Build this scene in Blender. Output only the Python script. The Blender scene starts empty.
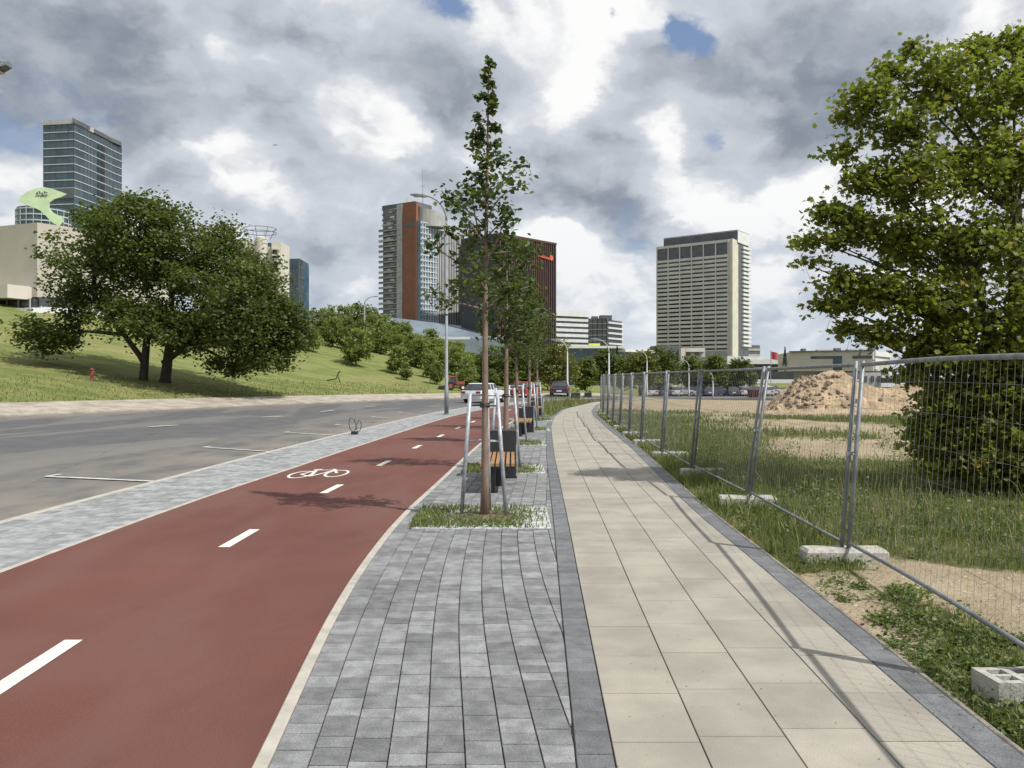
import bpy, math, random
import numpy as np
R = math.radians
rnd = random.Random(11)
NP = np.random.RandomState(5)
scene = bpy.context.scene
col = scene.collection
# ------------------------------------------------------------------ camera model
F, CX, HY, CH = 820.0, 512.0, 378.0, 1.75
def W(px, py, d):                      # point seen at a place of the photograph, at depth d
    return ((px-CX)/F*d, d, CH+(HY-py)/F*d)
def G(px, py, z=0.0):                  # same, on a level plane
    d = (CH-z)*F/(py-HY)
    return ((px-CX)/F*d, d, z)
cam_d = bpy.data.cameras.new('camera'); cam = bpy.data.objects.new('camera', cam_d); col.objects.link(cam)
cam.location = (0, 0, CH); cam.rotation_euler = (R(90), 0, 0)
cam_d.sensor_width = 36.0; cam_d.lens = 36.0*F/1024; cam_d.shift_y = -(384-HY)/1024
cam_d.clip_start = 0.05; cam_d.clip_end = 12000
scene.camera = cam
# ------------------------------------------------------------------ materials
def nodes_of(name):
    m = bpy.data.materials.new(name); m.use_nodes = True
    nt = m.node_tree; return m, nt, nt.nodes['Principled BSDF']
def mth(nt, op, a, b=None, c=None, clamp=False):
    n = nt.nodes.new('ShaderNodeMath'); n.operation = op; n.use_clamp = clamp
    for i, v in enumerate((a, b, c)):
        if v is None: continue
        if isinstance(v, (int, float)): n.inputs[i].default_value = v
        else: nt.links.new(v, n.inputs[i])
    return n.outputs[0]
def mixc(nt, f, a, b, mode='MIX'):
    n = nt.nodes.new('ShaderNodeMix'); n.data_type = 'RGBA'; n.blend_type = mode
    for s, v in ((0, f), (6, a), (7, b)):
        if isinstance(v, (int, float)): n.inputs[s].default_value = v
        elif isinstance(v, tuple): n.inputs[s].default_value = (*v[:3], 1)
        else: nt.links.new(v, n.inputs[s])
    return n.outputs[2]
def noise(nt, scale, detail=4, rough=.55, vec=None, dist=0, stretch=None):
    if vec is None:
        tc = nt.nodes.new('ShaderNodeTexCoord'); vec = tc.outputs['Object']
    if stretch:
        mp = nt.nodes.new('ShaderNodeMapping'); mp.inputs['Scale'].default_value = stretch
        nt.links.new(vec, mp.inputs['Vector']); vec = mp.outputs[0]
    n = nt.nodes.new('ShaderNodeTexNoise'); n.inputs['Scale'].default_value = scale
    n.inputs['Detail'].default_value = detail; n.inputs['Roughness'].default_value = rough
    n.inputs['Distortion'].default_value = dist
    nt.links.new(vec, n.inputs['Vector']); return n.outputs['Fac']
def ss(nt, v, a, b):
    n = nt.nodes.new('ShaderNodeMapRange'); n.interpolation_type = 'SMOOTHSTEP'
    n.inputs[1].default_value = a; n.inputs[2].default_value = b
    nt.links.new(v, n.inputs[0]); return n.outputs[0]
def bump(nt, bsdf, h, strength, dist):
    b = nt.nodes.new('ShaderNodeBump'); b.inputs['Strength'].default_value = strength
    b.inputs['Distance'].default_value = dist
    nt.links.new(h, b.inputs['Height']); nt.links.new(b.outputs[0], bsdf.inputs['Normal'])
def sc(c, k): return tuple(min(1, x*k) for x in c)
def M(name, c, rough=.8, var=.15, scale=3.0, metal=0, bmp=0, bscale=40, bdist=.01, attr=None, spec=.5, fine=0, fscale=150, stretch=None, spots=0, worn=None):
    m, nt, b = nodes_of(name)
    colr = mixc(nt, ss(nt, noise(nt, scale, stretch=stretch), .3, .7), sc(c, 1-var), sc(c, 1+var))
    if fine:
        colr = mixc(nt, ss(nt, noise(nt, fscale, 2), .3, .7), sc((1,1,1), 1-fine), (1+fine,)*3, 'MULTIPLY') if False else \
               mixc(nt, mth(nt, 'MULTIPLY', ss(nt, noise(nt, fscale, 2), .35, .65), fine), colr, sc(c, .35))
    if worn:                            # traffic film, drawn out along the lane
        wn = noise(nt, 1.0, 5, .6, stretch=(1.0, .3, 1), dist=.5)
        colr = mixc(nt, mth(nt, 'MULTIPLY', ss(nt, wn, .38, .68), .75), colr, worn)
        colr = mixc(nt, mth(nt, 'MULTIPLY', ss(nt, noise(nt, 2.3, 6, .7), .55, .75), .35), colr, sc(c, .62))
    if spots:                           # small dark stains and gum
        vo = nt.nodes.new('ShaderNodeTexVoronoi'); vo.inputs['Scale'].default_value = spots
        tcs = nt.nodes.new('ShaderNodeTexCoord'); nt.links.new(tcs.outputs['Object'], vo.inputs['Vector'])
        sp_ = mth(nt, 'MULTIPLY', mth(nt, 'SUBTRACT', 1, ss(nt, vo.outputs['Distance'], .03, .07)), ss(nt, noise(nt, .8, 2), .5, .6))
        colr = mixc(nt, mth(nt, 'MULTIPLY', sp_, .45), colr, sc(c, .4))
        st_ = ss(nt, noise(nt, .55, 7, .68, dist=.5), .52, .72)
        colr = mixc(nt, mth(nt, 'MULTIPLY', st_, .22), colr, sc(c, .6))
    if attr:
        a = nt.nodes.new('ShaderNodeAttribute'); a.attribute_name = 'shade'
        hs = nt.nodes.new('ShaderNodeHueSaturation')
        nt.links.new(mth(nt, 'MULTIPLY_ADD', a.outputs['Fac'], attr*2, 1-attr), hs.inputs['Value'])
        nt.links.new(colr, hs.inputs['Color']); colr = hs.outputs[0]
    nt.links.new(colr, b.inputs['Base Color'])
    b.inputs['Roughness'].default_value = rough; b.inputs['Metallic'].default_value = metal
    b.inputs['Specular IOR Level'].default_value = spec
    if bmp: bump(nt, b, noise(nt, bscale, 5), bmp, bdist)
    return m
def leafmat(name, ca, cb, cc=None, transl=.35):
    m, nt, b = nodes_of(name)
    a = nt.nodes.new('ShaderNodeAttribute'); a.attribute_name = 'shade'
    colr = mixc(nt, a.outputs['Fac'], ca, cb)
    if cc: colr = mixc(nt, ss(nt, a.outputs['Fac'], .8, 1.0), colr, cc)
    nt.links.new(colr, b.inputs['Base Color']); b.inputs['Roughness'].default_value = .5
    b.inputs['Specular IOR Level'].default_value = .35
    t = nt.nodes.new('ShaderNodeBsdfTranslucent'); nt.links.new(mixc(nt, .5, colr, (.25, .38, .03)), t.inputs[0])
    mx = nt.nodes.new('ShaderNodeMixShader'); mx.inputs[0].default_value = transl
    nt.links.new(b.outputs[0], mx.inputs[1]); nt.links.new(t.outputs[0], mx.inputs[2])
    nt.links.new(mx.outputs[0], nt.nodes['Material Output'].inputs[0])
    return m
def glassy(name, c, rough=.12, var=.35, scale=.25):
    m = M(name, c, rough, var, scale); b = m.node_tree.nodes['Principled BSDF']
    b.inputs['Specular IOR Level'].default_value = .9
    return m
m_red = M('red_asphalt', (.138, .046, .032), .9, .16, .5, bmp=.8, bscale=160, bdist=.006, fine=.4, fscale=85, worn=(.134, .061, .048))
m_kerb = M('pale_kerb', (.38, .355, .31), .85, .15, 5, bmp=.3)
m_white = M('road_paint', (.70, .68, .62), .7, .12, 6, fine=.35, fscale=45)
m_whiteold = M('worn_paint', (.55, .54, .5), .8, .2, 6, fine=.4, fscale=20)
m_slab = M('beige_slab', (.310, .288, .242), .85, .14, 1.9, attr=.075, bmp=.5, bscale=110, bdist=.004, fine=.22, fscale=130, spots=2.4)
m_paver = M('grey_paver', (.212, .215, .218), .85, .25, 8, attr=.28, bmp=.8, bscale=70, bdist=.007, fine=.4, fscale=90, spots=3.1)
m_paver2 = M('grey_paver_border', (.150, .154, .161), .85, .2, 8, attr=.16, bmp=.8, bscale=70, bdist=.007, fine=.4, fscale=90, spots=3.1)
m_paver3 = M('light_grey_paver', (.245, .253, .253), .82, .2, 7, attr=.25, bmp=.4, bscale=90, bdist=.005)
m_joint = M('joint_sand', (.13, .12, .10), 1, .3, 20)
m_galv = M('galvanised_steel', (.35, .38, .41), .5, .22, 14, metal=.35)
m_galv2 = M('weathered_steel', (.21, .225, .24), .55, .25, 9, metal=.4)
m_lampp = M('lamp_paint', (.20, .22, .24), .55, .15, 2, metal=.2)
m_wire = M('fence_wire', (.22, .225, .23), .55, .1, 9, metal=.5)
m_conc = M('concrete', (.40, .385, .34), .9, .25, 8, bmp=.6, bscale=60, bdist=.01, fine=.25, fscale=70)
m_black = M('dark_steel', (.022, .025, .03), .45, .2, 6)
m_wood = M('bench_wood', (.30, .17, .075), .6, .25, 8, stretch=(14, 1, 14))
m_bark = M('bark_grey', (.15, .115, .085), .95, .35, 14, bmp=1, bscale=45, bdist=.02, stretch=(1, 1, .25))
m_barky = M('bark_young', (.20, .145, .11), .85, .25, 18, bmp=.5, bscale=60, bdist=.006, stretch=(1, 1, .3))
m_barkd = M('bark_dark', (.05, .04, .032), .95, .3, 5, bmp=.6, bscale=10)
m_cloth = M('white_liner', (.46, .48, .47), .9, .3, 9, bmp=1, bscale=30, bdist=.02, fine=.4, fscale=25)
m_soil = M('soil', (.12, .09, .06), 1, .3, 12, bmp=.6)
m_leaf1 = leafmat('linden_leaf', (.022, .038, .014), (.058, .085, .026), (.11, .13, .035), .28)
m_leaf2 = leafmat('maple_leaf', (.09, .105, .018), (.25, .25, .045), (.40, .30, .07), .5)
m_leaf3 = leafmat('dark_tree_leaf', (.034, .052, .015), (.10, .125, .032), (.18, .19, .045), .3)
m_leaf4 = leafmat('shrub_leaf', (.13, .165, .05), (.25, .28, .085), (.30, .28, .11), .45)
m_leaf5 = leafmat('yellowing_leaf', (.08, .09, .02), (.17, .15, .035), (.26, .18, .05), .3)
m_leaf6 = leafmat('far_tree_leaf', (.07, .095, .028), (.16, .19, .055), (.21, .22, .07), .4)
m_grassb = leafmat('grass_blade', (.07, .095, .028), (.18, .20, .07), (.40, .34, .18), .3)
m_weed = leafmat('weed_leaf', (.05, .08, .02), (.13, .17, .05), (.2, .22, .08), .3)
m_dry = leafmat('dry_stalk', (.16, .14, .06), (.36, .29, .15), (.42, .34, .19), .2)
m_spruce = leafmat('spruce_needle', (.012, .03, .018), (.03, .055, .03), None, .1)
# ------------------------------------------------------------------ mesh builder
ORG = {}
def org_of(o):
    x = np.zeros(3)
    while o is not None:
        x = x+np.array(o.location); o = o.parent
    return x
class MB:
    def __init__(s): s.v = []; s.f = []; s.sh = []
    def add(s, vs, fs, sh=None):
        n = len(s.v); s.v += [tuple(v) for v in vs]; s.f += [tuple(n+i for i in f) for f in fs]
        s.sh += [rnd.random() if sh is None else sh]*len(vs); return s
    def box(s, c, d, rz=0, sh=None, ry=0, rx=0):
        cx, cy, cz = c; a, b, h = d[0]/2, d[1]/2, d[2]/2; out = []
        for x, y, z in ((-a,-b,-h),(a,-b,-h),(a,b,-h),(-a,b,-h),(-a,-b,h),(a,-b,h),(a,b,h),(-a,b,h)):
            if rx: y, z = y*math.cos(rx)-z*math.sin(rx), y*math.sin(rx)+z*math.cos(rx)
            if ry: x, z = x*math.cos(ry)+z*math.sin(ry), -x*math.sin(ry)+z*math.cos(ry)
            if rz: x, y = x*math.cos(rz)-y*math.sin(rz), x*math.sin(rz)+y*math.cos(rz)
            out.append((cx+x, cy+y, cz+z))
        return s.add(out, [(3,2,1,0),(4,5,6,7),(0,1,5,4),(1,2,6,5),(2,3,7,6),(3,0,4,7)], sh)
    def prism(s, poly, z0, z1, sh=None):           # counter-clockwise outline
        n = len(poly)
        z0s = z0 if hasattr(z0, '__len__') else [z0]*n; z1s = z1 if hasattr(z1, '__len__') else [z1]*n
        vs = [(x, y, z0s[i]) for i, (x, y) in enumerate(poly)]+[(x, y, z1s[i]) for i, (x, y) in enumerate(poly)]
        return s.add(vs, [tuple(range(n-1,-1,-1)), tuple(range(n, 2*n))]+[(i,(i+1)%n,n+(i+1)%n,n+i) for i in range(n)], sh)
    def wall(s, P, Q, z0, z1, out, inn=0, sh=None):  # box along P->Q; out = to the right of the direction of travel
        dx, dy = Q[0]-P[0], Q[1]-P[1]; l = math.hypot(dx, dy); nx, ny = dy/l, -dx/l
        p = [(P[0]-nx*inn, P[1]-ny*inn), (P[0]+nx*out, P[1]+ny*out), (Q[0]+nx*out, Q[1]+ny*out), (Q[0]-nx*inn, Q[1]-ny*inn)]
        return s.prism(p, z0, z1, sh)
    def tube(s, pts, rad, n=8, cap=True, sh=None):
        pts = [np.array(p, float) for p in pts]; k = len(pts)
        rads = rad if hasattr(rad, '__len__') else [rad]*k
        vs = []; up = None
        for i, p in enumerate(pts):
            t = pts[min(i+1, k-1)]-pts[max(i-1, 0)]; t = t/(np.linalg.norm(t)+1e-9)
            if up is None:
                up = np.array((0, 0, 1.)) if abs(t[2]) < .9 else np.array((1., 0, 0))
            a = np.cross(t, up); a /= np.linalg.norm(a)+1e-9; b = np.cross(a, t); up = b
            for j in range(n):
                an = 2*math.pi*j/n; vs.append(p+rads[i]*(a*math.cos(an)+b*math.sin(an)))
        fs = [(i*n+j, i*n+(j+1)%n, (i+1)*n+(j+1)%n, (i+1)*n+j) for i in range(k-1) for j in range(n)]
        if cap: fs += [tuple(range(n-1,-1,-1)), tuple(range((k-1)*n, k*n))]
        return s.add(vs, fs, sh)
    def lathe(s, prof, c=(0,0,0), n=16, axis='z', sh=None):
        vs = []
        for r_, z in prof:
            for j in range(n):
                a = 2*math.pi*j/n; x, y = r_*math.cos(a), r_*math.sin(a)
                v = (x, y, z) if axis == 'z' else ((z, x, y) if axis == 'x' else (x, z, y))
                vs.append((c[0]+v[0], c[1]+v[1], c[2]+v[2]))
        k = len(prof)
        fs = [(i*n+j, i*n+(j+1)%n, (i+1)*n+(j+1)%n, (i+1)*n+j) for i in range(k-1) for j in range(n)]
        fs += [tuple(range(n-1,-1,-1)), tuple(range((k-1)*n, k*n))]
        return s.add(vs, fs, sh)
    def build(s, name, m, parent=None, smooth=False, attr=False):
        me = bpy.data.meshes.new(name); o = bpy.data.objects.new(name, me); col.objects.link(o)
        v = np.array(s.v)
        if parent is not None: v = v-org_of(parent); o.parent = parent
        me.from_pydata(v.tolist(), [], s.f); me.materials.append(m)
        if attr:
            at = me.attributes.new('shade', 'FLOAT', 'POINT'); at.data.foreach_set('value', s.sh)
        import bmesh
        if not attr:
            bm = bmesh.new(); bm.from_mesh(me); bmesh.ops.recalc_face_normals(bm, faces=bm.faces); bm.to_mesh(me); bm.free()
        if smooth: me.polygons.foreach_set('use_smooth', [True]*len(me.polygons))
        me.update(); return o
def mesh_np(name, V, Fc, m, parent=None, shade=None, smooth=False):
    me = bpy.data.meshes.new(name); o = bpy.data.objects.new(name, me); col.objects.link(o)
    V = np.asarray(V, float)
    if parent is not None: V = V-org_of(parent); o.parent = parent
    n, k = Fc.shape
    me.vertices.add(len(V)); me.vertices.foreach_set('co', V.ravel())
    me.loops.add(n*k); me.loops.foreach_set('vertex_index', Fc.ravel().astype(np.int32))
    me.polygons.add(n); me.polygons.foreach_set('loop_start', (np.arange(n)*k).astype(np.int32))
    me.polygons.foreach_set('use_smooth', np.full(n, bool(smooth)))
    if shade is not None:
        at = me.attributes.new('shade', 'FLOAT', 'POINT'); at.data.foreach_set('value', np.asarray(shade, float))
    me.materials.append(m); me.update(calc_edges=True); me.validate(); return o
def tag(o, label=None, cat=None, group=None, kind=None):
    if label: o['label'] = label
    if cat: o['category'] = cat
    if group: o['group'] = group
    if kind: o['kind'] = kind
    return o
def empty(name, loc, label=None, cat=None, group=None):
    o = bpy.data.objects.new(name, None); col.objects.link(o); o.location = loc; o.empty_display_size = .2
    return tag(o, label, cat, group)
def copy_tree(o, parent=None):
    c = o.copy(); col.objects.link(c); c.parent = parent
    for ch in list(o.children): copy_tree(ch, c)
    return c
def clone(o, loc, rz=0, s=1, label=None, group=None, cat=None):
    c = copy_tree(o); c.location = loc; c.rotation_euler = (0, 0, rz); c.scale = (s, s, s) if not hasattr(s, '__len__') else s
    return tag(c, label, cat, group)
# ------------------------------------------------------------------ edges of the paved surfaces, x as a function of y
YG = np.arange(-12, 76, .25)
def edge(pts, win=11):
    y, x = zip(*pts); v = np.interp(YG, y, x); k = np.ones(win)/win
    vp = np.pad(v, win//2, 'reflect', reflect_type='odd')
    v = np.convolve(vp, k, 'valid')
    return lambda yy: np.interp(yy, YG, v)
bikeL = edge([(-12,-4.5),(0,-4.62),(7.42,-4.63),(9.57,-4.61),(12.7,-4.5),(15.4,-4.3),(19.2,-4.1),(26.6,-3.6),(31.2,-3.3),(36.8,-2.85),(42.2,-2.2),(50,-.9),(58,1.2),(65,4.2),(75,10)])
bikeR = edge([(-12,.1),(0,-.88),(3.68,-1.12),(4.75,-1.23),(5.79,-1.31),(7.14,-1.38),(8.44,-1.40),(10.25,-1.40),(13.67,-1.23),(17.9,-1.04),(21.7,-.85),(28,-.45),(36.8,.35),(42.2,1.0),(50,2.3),(58,4.4),(65,7.4),(75,13)])
kerbO = edge([(-12,-6.2),(9.9,-6.19),(13.8,-6.0),(19.4,-5.74),(25.3,-5.3),(34.2,-4.6),(42,-3.8),(50,-2.5),(58,-.4),(65,2.6),(75,8.4)])
pathL = edge([(-12,.0),(0,.36),(3.68,.467),(5.1,.519),(6.5,.56),(9.44,.667),(11.76,.74),(18.9,.967),(29.5,1.40),(36.8,1.9),(46.3,3.0),(59.8,6.05),(66,8.6),(75,13.9)])
pathR = edge([(-12,2.2),(0,2.12),(3.68,2.16),(5.76,2.25),(8.2,2.33),(10.9,2.40),(14.8,2.64),(20.8,3.0),(28.7,3.32),(37,3.7),(43.5,4.2),(53,5.4),(61,7.0),(66,9.6),(75,15.4)])
def sst(x, a, b):
    t = np.clip((np.asarray(x, float)-a)/(b-a), 0, 1); return t*t*(3-2*t)
def D(x, y): return -1.4*sst(y, 55, 120)*sst(x, 6, 22)
def resample(pts, n, win=0):
    p = np.array(pts, float); s = np.r_[0, np.cumsum(np.hypot(*np.diff(p, axis=0).T))]
    t = np.linspace(0, s[-1], n); q = np.c_[np.interp(t, s, p[:, 0]), np.interp(t, s, p[:, 1])]
    for _ in range(win):
        q[1:-1] = (q[:-2]+2*q[1:-1]+q[2:])/4
    return q
RC = resample([(-75,-44),(-60,-20),(-50,-4),(-40,12),(-30,27.5),(-23.6,37.8),(-20.3,44),(-16.5,52.5),(-12.6,60),(-9,67),(-4.3,74.3),(1,79),(9,84),(17,95),(28,112),(45,130),(90,150),(300,170)], 320, 12)
KC = resample([(-6.2,-44),(-6.2,-8),(-6.2,2),(-6.19,9.9),(-6.0,13.8),(-5.74,19.4),(-5.3,25.3),(-4.6,34.2),(-3.8,42),(-2.5,50),(-.4,58),(2.6,65),(8.4,75),(16,88),(27,105),(42,122),(88,142),(300,160)], 900, 3)
def dist_R(x, y):
    x = np.atleast_1d(np.asarray(x, float)).ravel(); y = np.atleast_1d(np.asarray(y, float)).ravel()
    a = RC[:-1]; b = RC[1:]; ab = b-a; out = np.full(len(x), 1e9); sg = np.zeros(len(x))
    for i in range(len(a)):
        px, py = x-a[i, 0], y-a[i, 1]; L = ab[i] @ ab[i]
        t = np.clip((px*ab[i, 0]+py*ab[i, 1])/L, 0, 1)
        dx, dy = px-t*ab[i, 0], py-t*ab[i, 1]; d = np.hypot(dx, dy)
        m = d < out; out[m] = d[m]; sg[m] = np.sign(ab[i, 0]*py-ab[i, 1]*px)[m]
    return out*np.where(sg >= 0, 1, -1)
def hill_z(x, y, s):
    x = np.asarray(x, float); y = np.asarray(y, float)
    kf = 1-sst(x, -30, 14)
    k = .176*kf+.004
    q = np.maximum(s-3.5, 0); f = np.where(q < 55, q, 55+14*(1-np.exp(-(q-55)/14)))
    bumps = .25*np.sin(x*.13+1)*np.sin(y*.11)*kf*np.clip(q/15, 0, 1)
    return (.12+.33*kf)*np.clip(s/3.5, 0, 1)+k*f+bumps+D(x, y)+.0
def H(x, y):
    s = dist_R(x, y); z = hill_z(np.atleast_1d(x), np.atleast_1d(y), s)
    return float(z[0]) if s[0] > 0 else float(D(x, y))
def hillpoint(px, py):                 # where the line of sight through a place of the photograph meets the slope
    last = None
    for d in np.arange(40, 260, 1.0):
        x, y, z = W(px, py, d)
        if dist_R(x, y)[0] > 3 and z <= H(x, y): return (x, y, H(x, y))
    return None
def strip(name, fl, fr, z, m, y0=-12, y1=72, nx=1, step=.5, zz=None):
    ys = np.arange(y0, y1+1e-6, step); xl, xr = fl(ys), fr(ys)
    us = np.linspace(0, 1, nx+1); V = []; 
    for u in us: x = xl*(1-u)+xr*u; V.append(np.c_[x, ys, z+D(x, ys)])
    V = np.concatenate(V); n = len(ys); Fc = []
    for i in range(nx):
        a = i*n+np.arange(n-1); Fc.append(np.c_[a, a+n, a+n+1, a+1])
    o = mesh_np(name, V, np.concatenate(Fc), m); tag(o, kind='structure'); return o
def off(f, d): return lambda y: f(y)+d
# base sheets under the stones, bike lane, kerbs
strip('pavement', off(kerbO, .02), off(pathR, .2), -.022, m_joint, nx=6)
strip('bike_lane', off(bikeL, .03), off(bikeR, -.03), 0, m_red, nx=8)
def kerb(name, f, w, ztop, zbot, m, y0=-12, y1=72, step=.5):
    mb = MB(); ys = np.arange(y0, y1+1e-6, step); x = f(ys); z = D(x, ys)
    n = len(ys); vs = []
    for i in range(n):
        for dx, dz in ((0, zbot), (0, ztop-.006), (.006, ztop), (w-.006, ztop), (w, ztop-.006), (w, zbot)):
            vs.append((x[i]+dx, ys[i], z[i]+dz))
    fs = [(i*6+j, (i+1)*6+j, (i+1)*6+j+1, i*6+j+1) for i in range(n-1) for j in range(5)]
    mb.add(vs, fs, .5); return tag(mb.build(name, m), kind='structure')
kerb('kerb_road', off(kerbO, -.10), .12, .004, -.25, m_kerb)
kerb('kerb_bike_left', off(bikeL, -.03), .06, .006, -.04, m_kerb)
kerb('kerb_bike_right', off(bikeR, -.035), .07, .010, -.04, m_kerb)
kerb('kerb_path_right', off(pathR, .2), .035, .002, -.10, M('dirty_edge', (.24, .215, .175), .95, .35, 4, fine=.5, fscale=30))
def stones(name, fref, fmin, fmax, w, lens, m, gap=.006, yg=None, y0=-3, y1=60, jitter=.002, fl=.0, mid=None, tilt=.0):
    # columns of stones that follow fref, cut where they meet fmin/fmax
    V = []; Fc = []; S = []; n = 0
    c = 0; ncol = int(14/w)
    for c in range(-ncol, ncol):
        y = y0-rnd.random()*.4
        while y < y1:
            L = rnd.choice(lens); ya, yb = y+(yg or gap)/2, y+L-(yg or gap)/2; y += L
            pts = []
            for yy in (ya, yb):
                a = float(fref(yy)); lo, hi = float(fmin(yy))+gap/2, float(fmax(yy))-gap/2
                xa, xb = a+c*w+gap/2, a+(c+1)*w-gap/2
                pts.append((min(max(xa, lo), hi), min(max(xb, lo), hi), yy))
            if pts[0][1]-pts[0][0] < .015 and pts[1][1]-pts[1][0] < .015: continue
            if pts[0][1] <= pts[0][0] or pts[1][1] <= pts[1][0]:
                pts = [(p[0], max(p[1], p[0]+.004), p[2]) for p in pts]
            (x0a, x1a, _), (x0b, x1b, _) = pts
            z = rnd.uniform(-jitter, jitter)*.5; e = (.005 if ya < 14 else .003) if not yg else .0025
            dz = [z+rnd.uniform(-tilt, tilt) for _ in range(4)]
            D0 = float(D(x0a, ya))
            q = [(x0a, ya, -.020+D0), (x1a, ya, -.020+D0), (x1b, yb, -.020+D0), (x0b, yb, -.020+D0),
                 (x0a+.001, ya+.001, -e+dz[0]+D0), (x1a-.001, ya+.001, -e+dz[1]+D0), (x1b-.001, yb-.001, -e+dz[2]+D0), (x0b+.001, yb-.001, -e+dz[3]+D0),
                 (x0a+e, ya+e, dz[0]+D0), (x1a-e, ya+e, dz[1]+D0), (x1b-e, yb-e, dz[2]+D0), (x0b+e, yb-e, dz[3]+D0)]
            V += q; S += [rnd.random()]*12
            for a_ in range(4):
                b_ = (a_+1) % 4
                Fc.append((n+a_, n+b_, n+4+b_, n+4+a_)); Fc.append((n+4+a_, n+4+b_, n+8+b_, n+8+a_))
            Fc.append((n+8, n+9, n+10, n+11)); n += 12
    o = mesh_np(name, np.array(V), np.array(Fc), m, shade=S); return tag(o, kind='structure')
stones('footpath_slabs', pathL, pathL, pathR, .4285, [.61], m_slab, .005, .0065, y1=68, tilt=.0004)
bandL = off(pathL, -.18)
stones('pavement_pavers', off(bikeR, .035), off(bikeR, .035), bandL, .178, [.12, .18, .18, .24], m_paver, .0045, .0065, y1=38, tilt=.0012)
stones('pavement_band', bandL, bandL, pathL, .18, [.18, .24], m_paver2, .006, y1=64, tilt=.001)
stones('pavement_edge_band', pathR, pathR, off(pathR, .2), .2, [.2, .3], m_paver2, .006, y1=68, tilt=.001)
stones('pavement_strip', off(kerbO, .02), off(kerbO, .02), off(bikeL, -.03), .2, [.1, .2], m_paver3, .006, y1=60, tilt=.001)
# ------------------------------------------------------------------ road, far pavement, slope, field
def vnoise(x, y, s, seed=0):
    x = np.asarray(x)/s; y = np.asarray(y)/s
    def h(i, j):
        v = np.sin(i*127.1+j*311.7+seed*74.7)*43758.5453; return v-np.floor(v)
    i, j = np.floor(x), np.floor(y); u, v = x-i, y-j; u = u*u*(3-2*u); v = v*v*(3-2*v)
    return (h(i,j)*(1-u)+h(i+1,j)*u)*(1-v)+(h(i,j+1)*(1-u)+h(i+1,j+1)*u)*v
def fbm(x, y, s, seed=0, o=4):
    t = 0; a = .5; n = 0
    for k in range(o): t = t+a*vnoise(x, y, s/2**k, seed+k*3); n += a; a *= .55
    return t/n
def grid(name, X, Y, Z, m, shade=None, smooth=True):
    a, b = X.shape; idx = np.arange(a*b).reshape(a, b)
    Fc = np.stack([idx[:-1, :-1].ravel(), idx[1:, :-1].ravel(), idx[1:, 1:].ravel(), idx[:-1, 1:].ravel()], 1)
    o = mesh_np(name, np.c_[X.ravel(), Y.ravel(), Z.ravel()], Fc, m, shade=None if shade is None else shade.ravel(), smooth=smooth)
    return tag(o, kind='structure')
# asphalt: light old surface, darker relaid lane, dusty margins, cracks
m_asph, nt, b = nodes_of('asphalt')
tc = nt.nodes.new('ShaderNodeTexCoord'); ob = tc.outputs['Object']
n1 = noise(nt, .16, 4, vec=ob, stretch=(1.6, .35, 1), dist=.6); n2 = noise(nt, 1.3, 5, vec=ob); n3 = noise(nt, 90, 2, vec=ob)
c1 = mixc(nt, ss(nt, n1, .44, .50), (.135, .13, .122), (.075, .077, .083))
c2 = mixc(nt, ss(nt, n2, .35, .75), c1, (.16, .148, .13)); c2 = mixc(nt, .45, c1, c2)
a = nt.nodes.new('ShaderNodeAttribute'); a.attribute_name = 'shade'
dust = mth(nt, 'MULTIPLY', a.outputs['Fac'], ss(nt, noise(nt, 1.1, 5, vec=ob, stretch=(1, .5, 1)), .25, .65))
c3 = mixc(nt, dust, c2, (.26, .225, .18))
c4 = mixc(nt, mth(nt, 'MULTIPLY', ss(nt, n3, .4, .65), .3), c3, (.06, .06, .06))
vo = nt.nodes.new('ShaderNodeTexVoronoi'); vo.feature = 'DISTANCE_TO_EDGE'; vo.inputs['Scale'].default_value = .17
mp = nt.nodes.new('ShaderNodeMapping'); mp.inputs['Scale'].default_value = (1.4, .6, 1); nt.links.new(ob, mp.inputs[0])
nz = nt.nodes.new('ShaderNodeTexNoise'); nz.inputs['Scale'].default_value = 2; nt.links.new(ob, nz.inputs[0])
va = nt.nodes.new('ShaderNodeVectorMath'); va.operation = 'MULTIPLY_ADD'; nt.links.new(nz.outputs['Color'], va.inputs[0]); va.inputs[1].default_value = (.35,)*3
nt.links.new(mp.outputs[0], va.inputs[2]); nt.links.new(va.outputs[0], vo.inputs['Vector'])
crk = mth(nt, 'SUBTRACT', 1, ss(nt, vo.outputs['Distance'], .0, .006))
c5 = mixc(nt, mth(nt, 'MULTIPLY', crk, .6), c4, (.04, .04, .042))
nt.links.new(c5, b.inputs['Base Color']); b.inputs['Roughness'].default_value = .85
bump(nt, b, n3, .4, .006)
def match(P, n):
    return P[np.linspace(0, len(P)-1, n).round().astype(int)]
nR = 260
# pair kerb-side and far-side points by distance along each
ka = KC[np.linspace(0, len(KC)-1, nR).astype(int)]
def at_y(P, y): return np.array([np.interp(y, P[:, 1], P[:, 0]), y])
ys = np.r_[np.linspace(-44, 84, 200), np.linspace(85, 159, 60)]
kx = np.interp(ys, KC[:, 1], KC[:, 0]); 
yr = np.interp(ys, [-44, 10, 40, 60, 75, 84, 105, 159], [-44, 16, 50, 68, 79, 92, 128, 169])
rx = np.interp(yr, RC[:, 1], RC[:, 0])
us = np.linspace(0, 1, 40)[:, None]
X = kx[None]*(1-us)+rx[None]*us; Y = ys[None]*(1-us)+yr[None]*us
ROADZ = -.10
Z = ROADZ+D(X, Y)+us*.08
sh = np.clip((us-.82)/.18, 0, 1)+np.clip((.24-us)/.24, 0, 1)*.8+0*X
grid('road', X, Y, Z, m_asph, sh)
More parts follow.
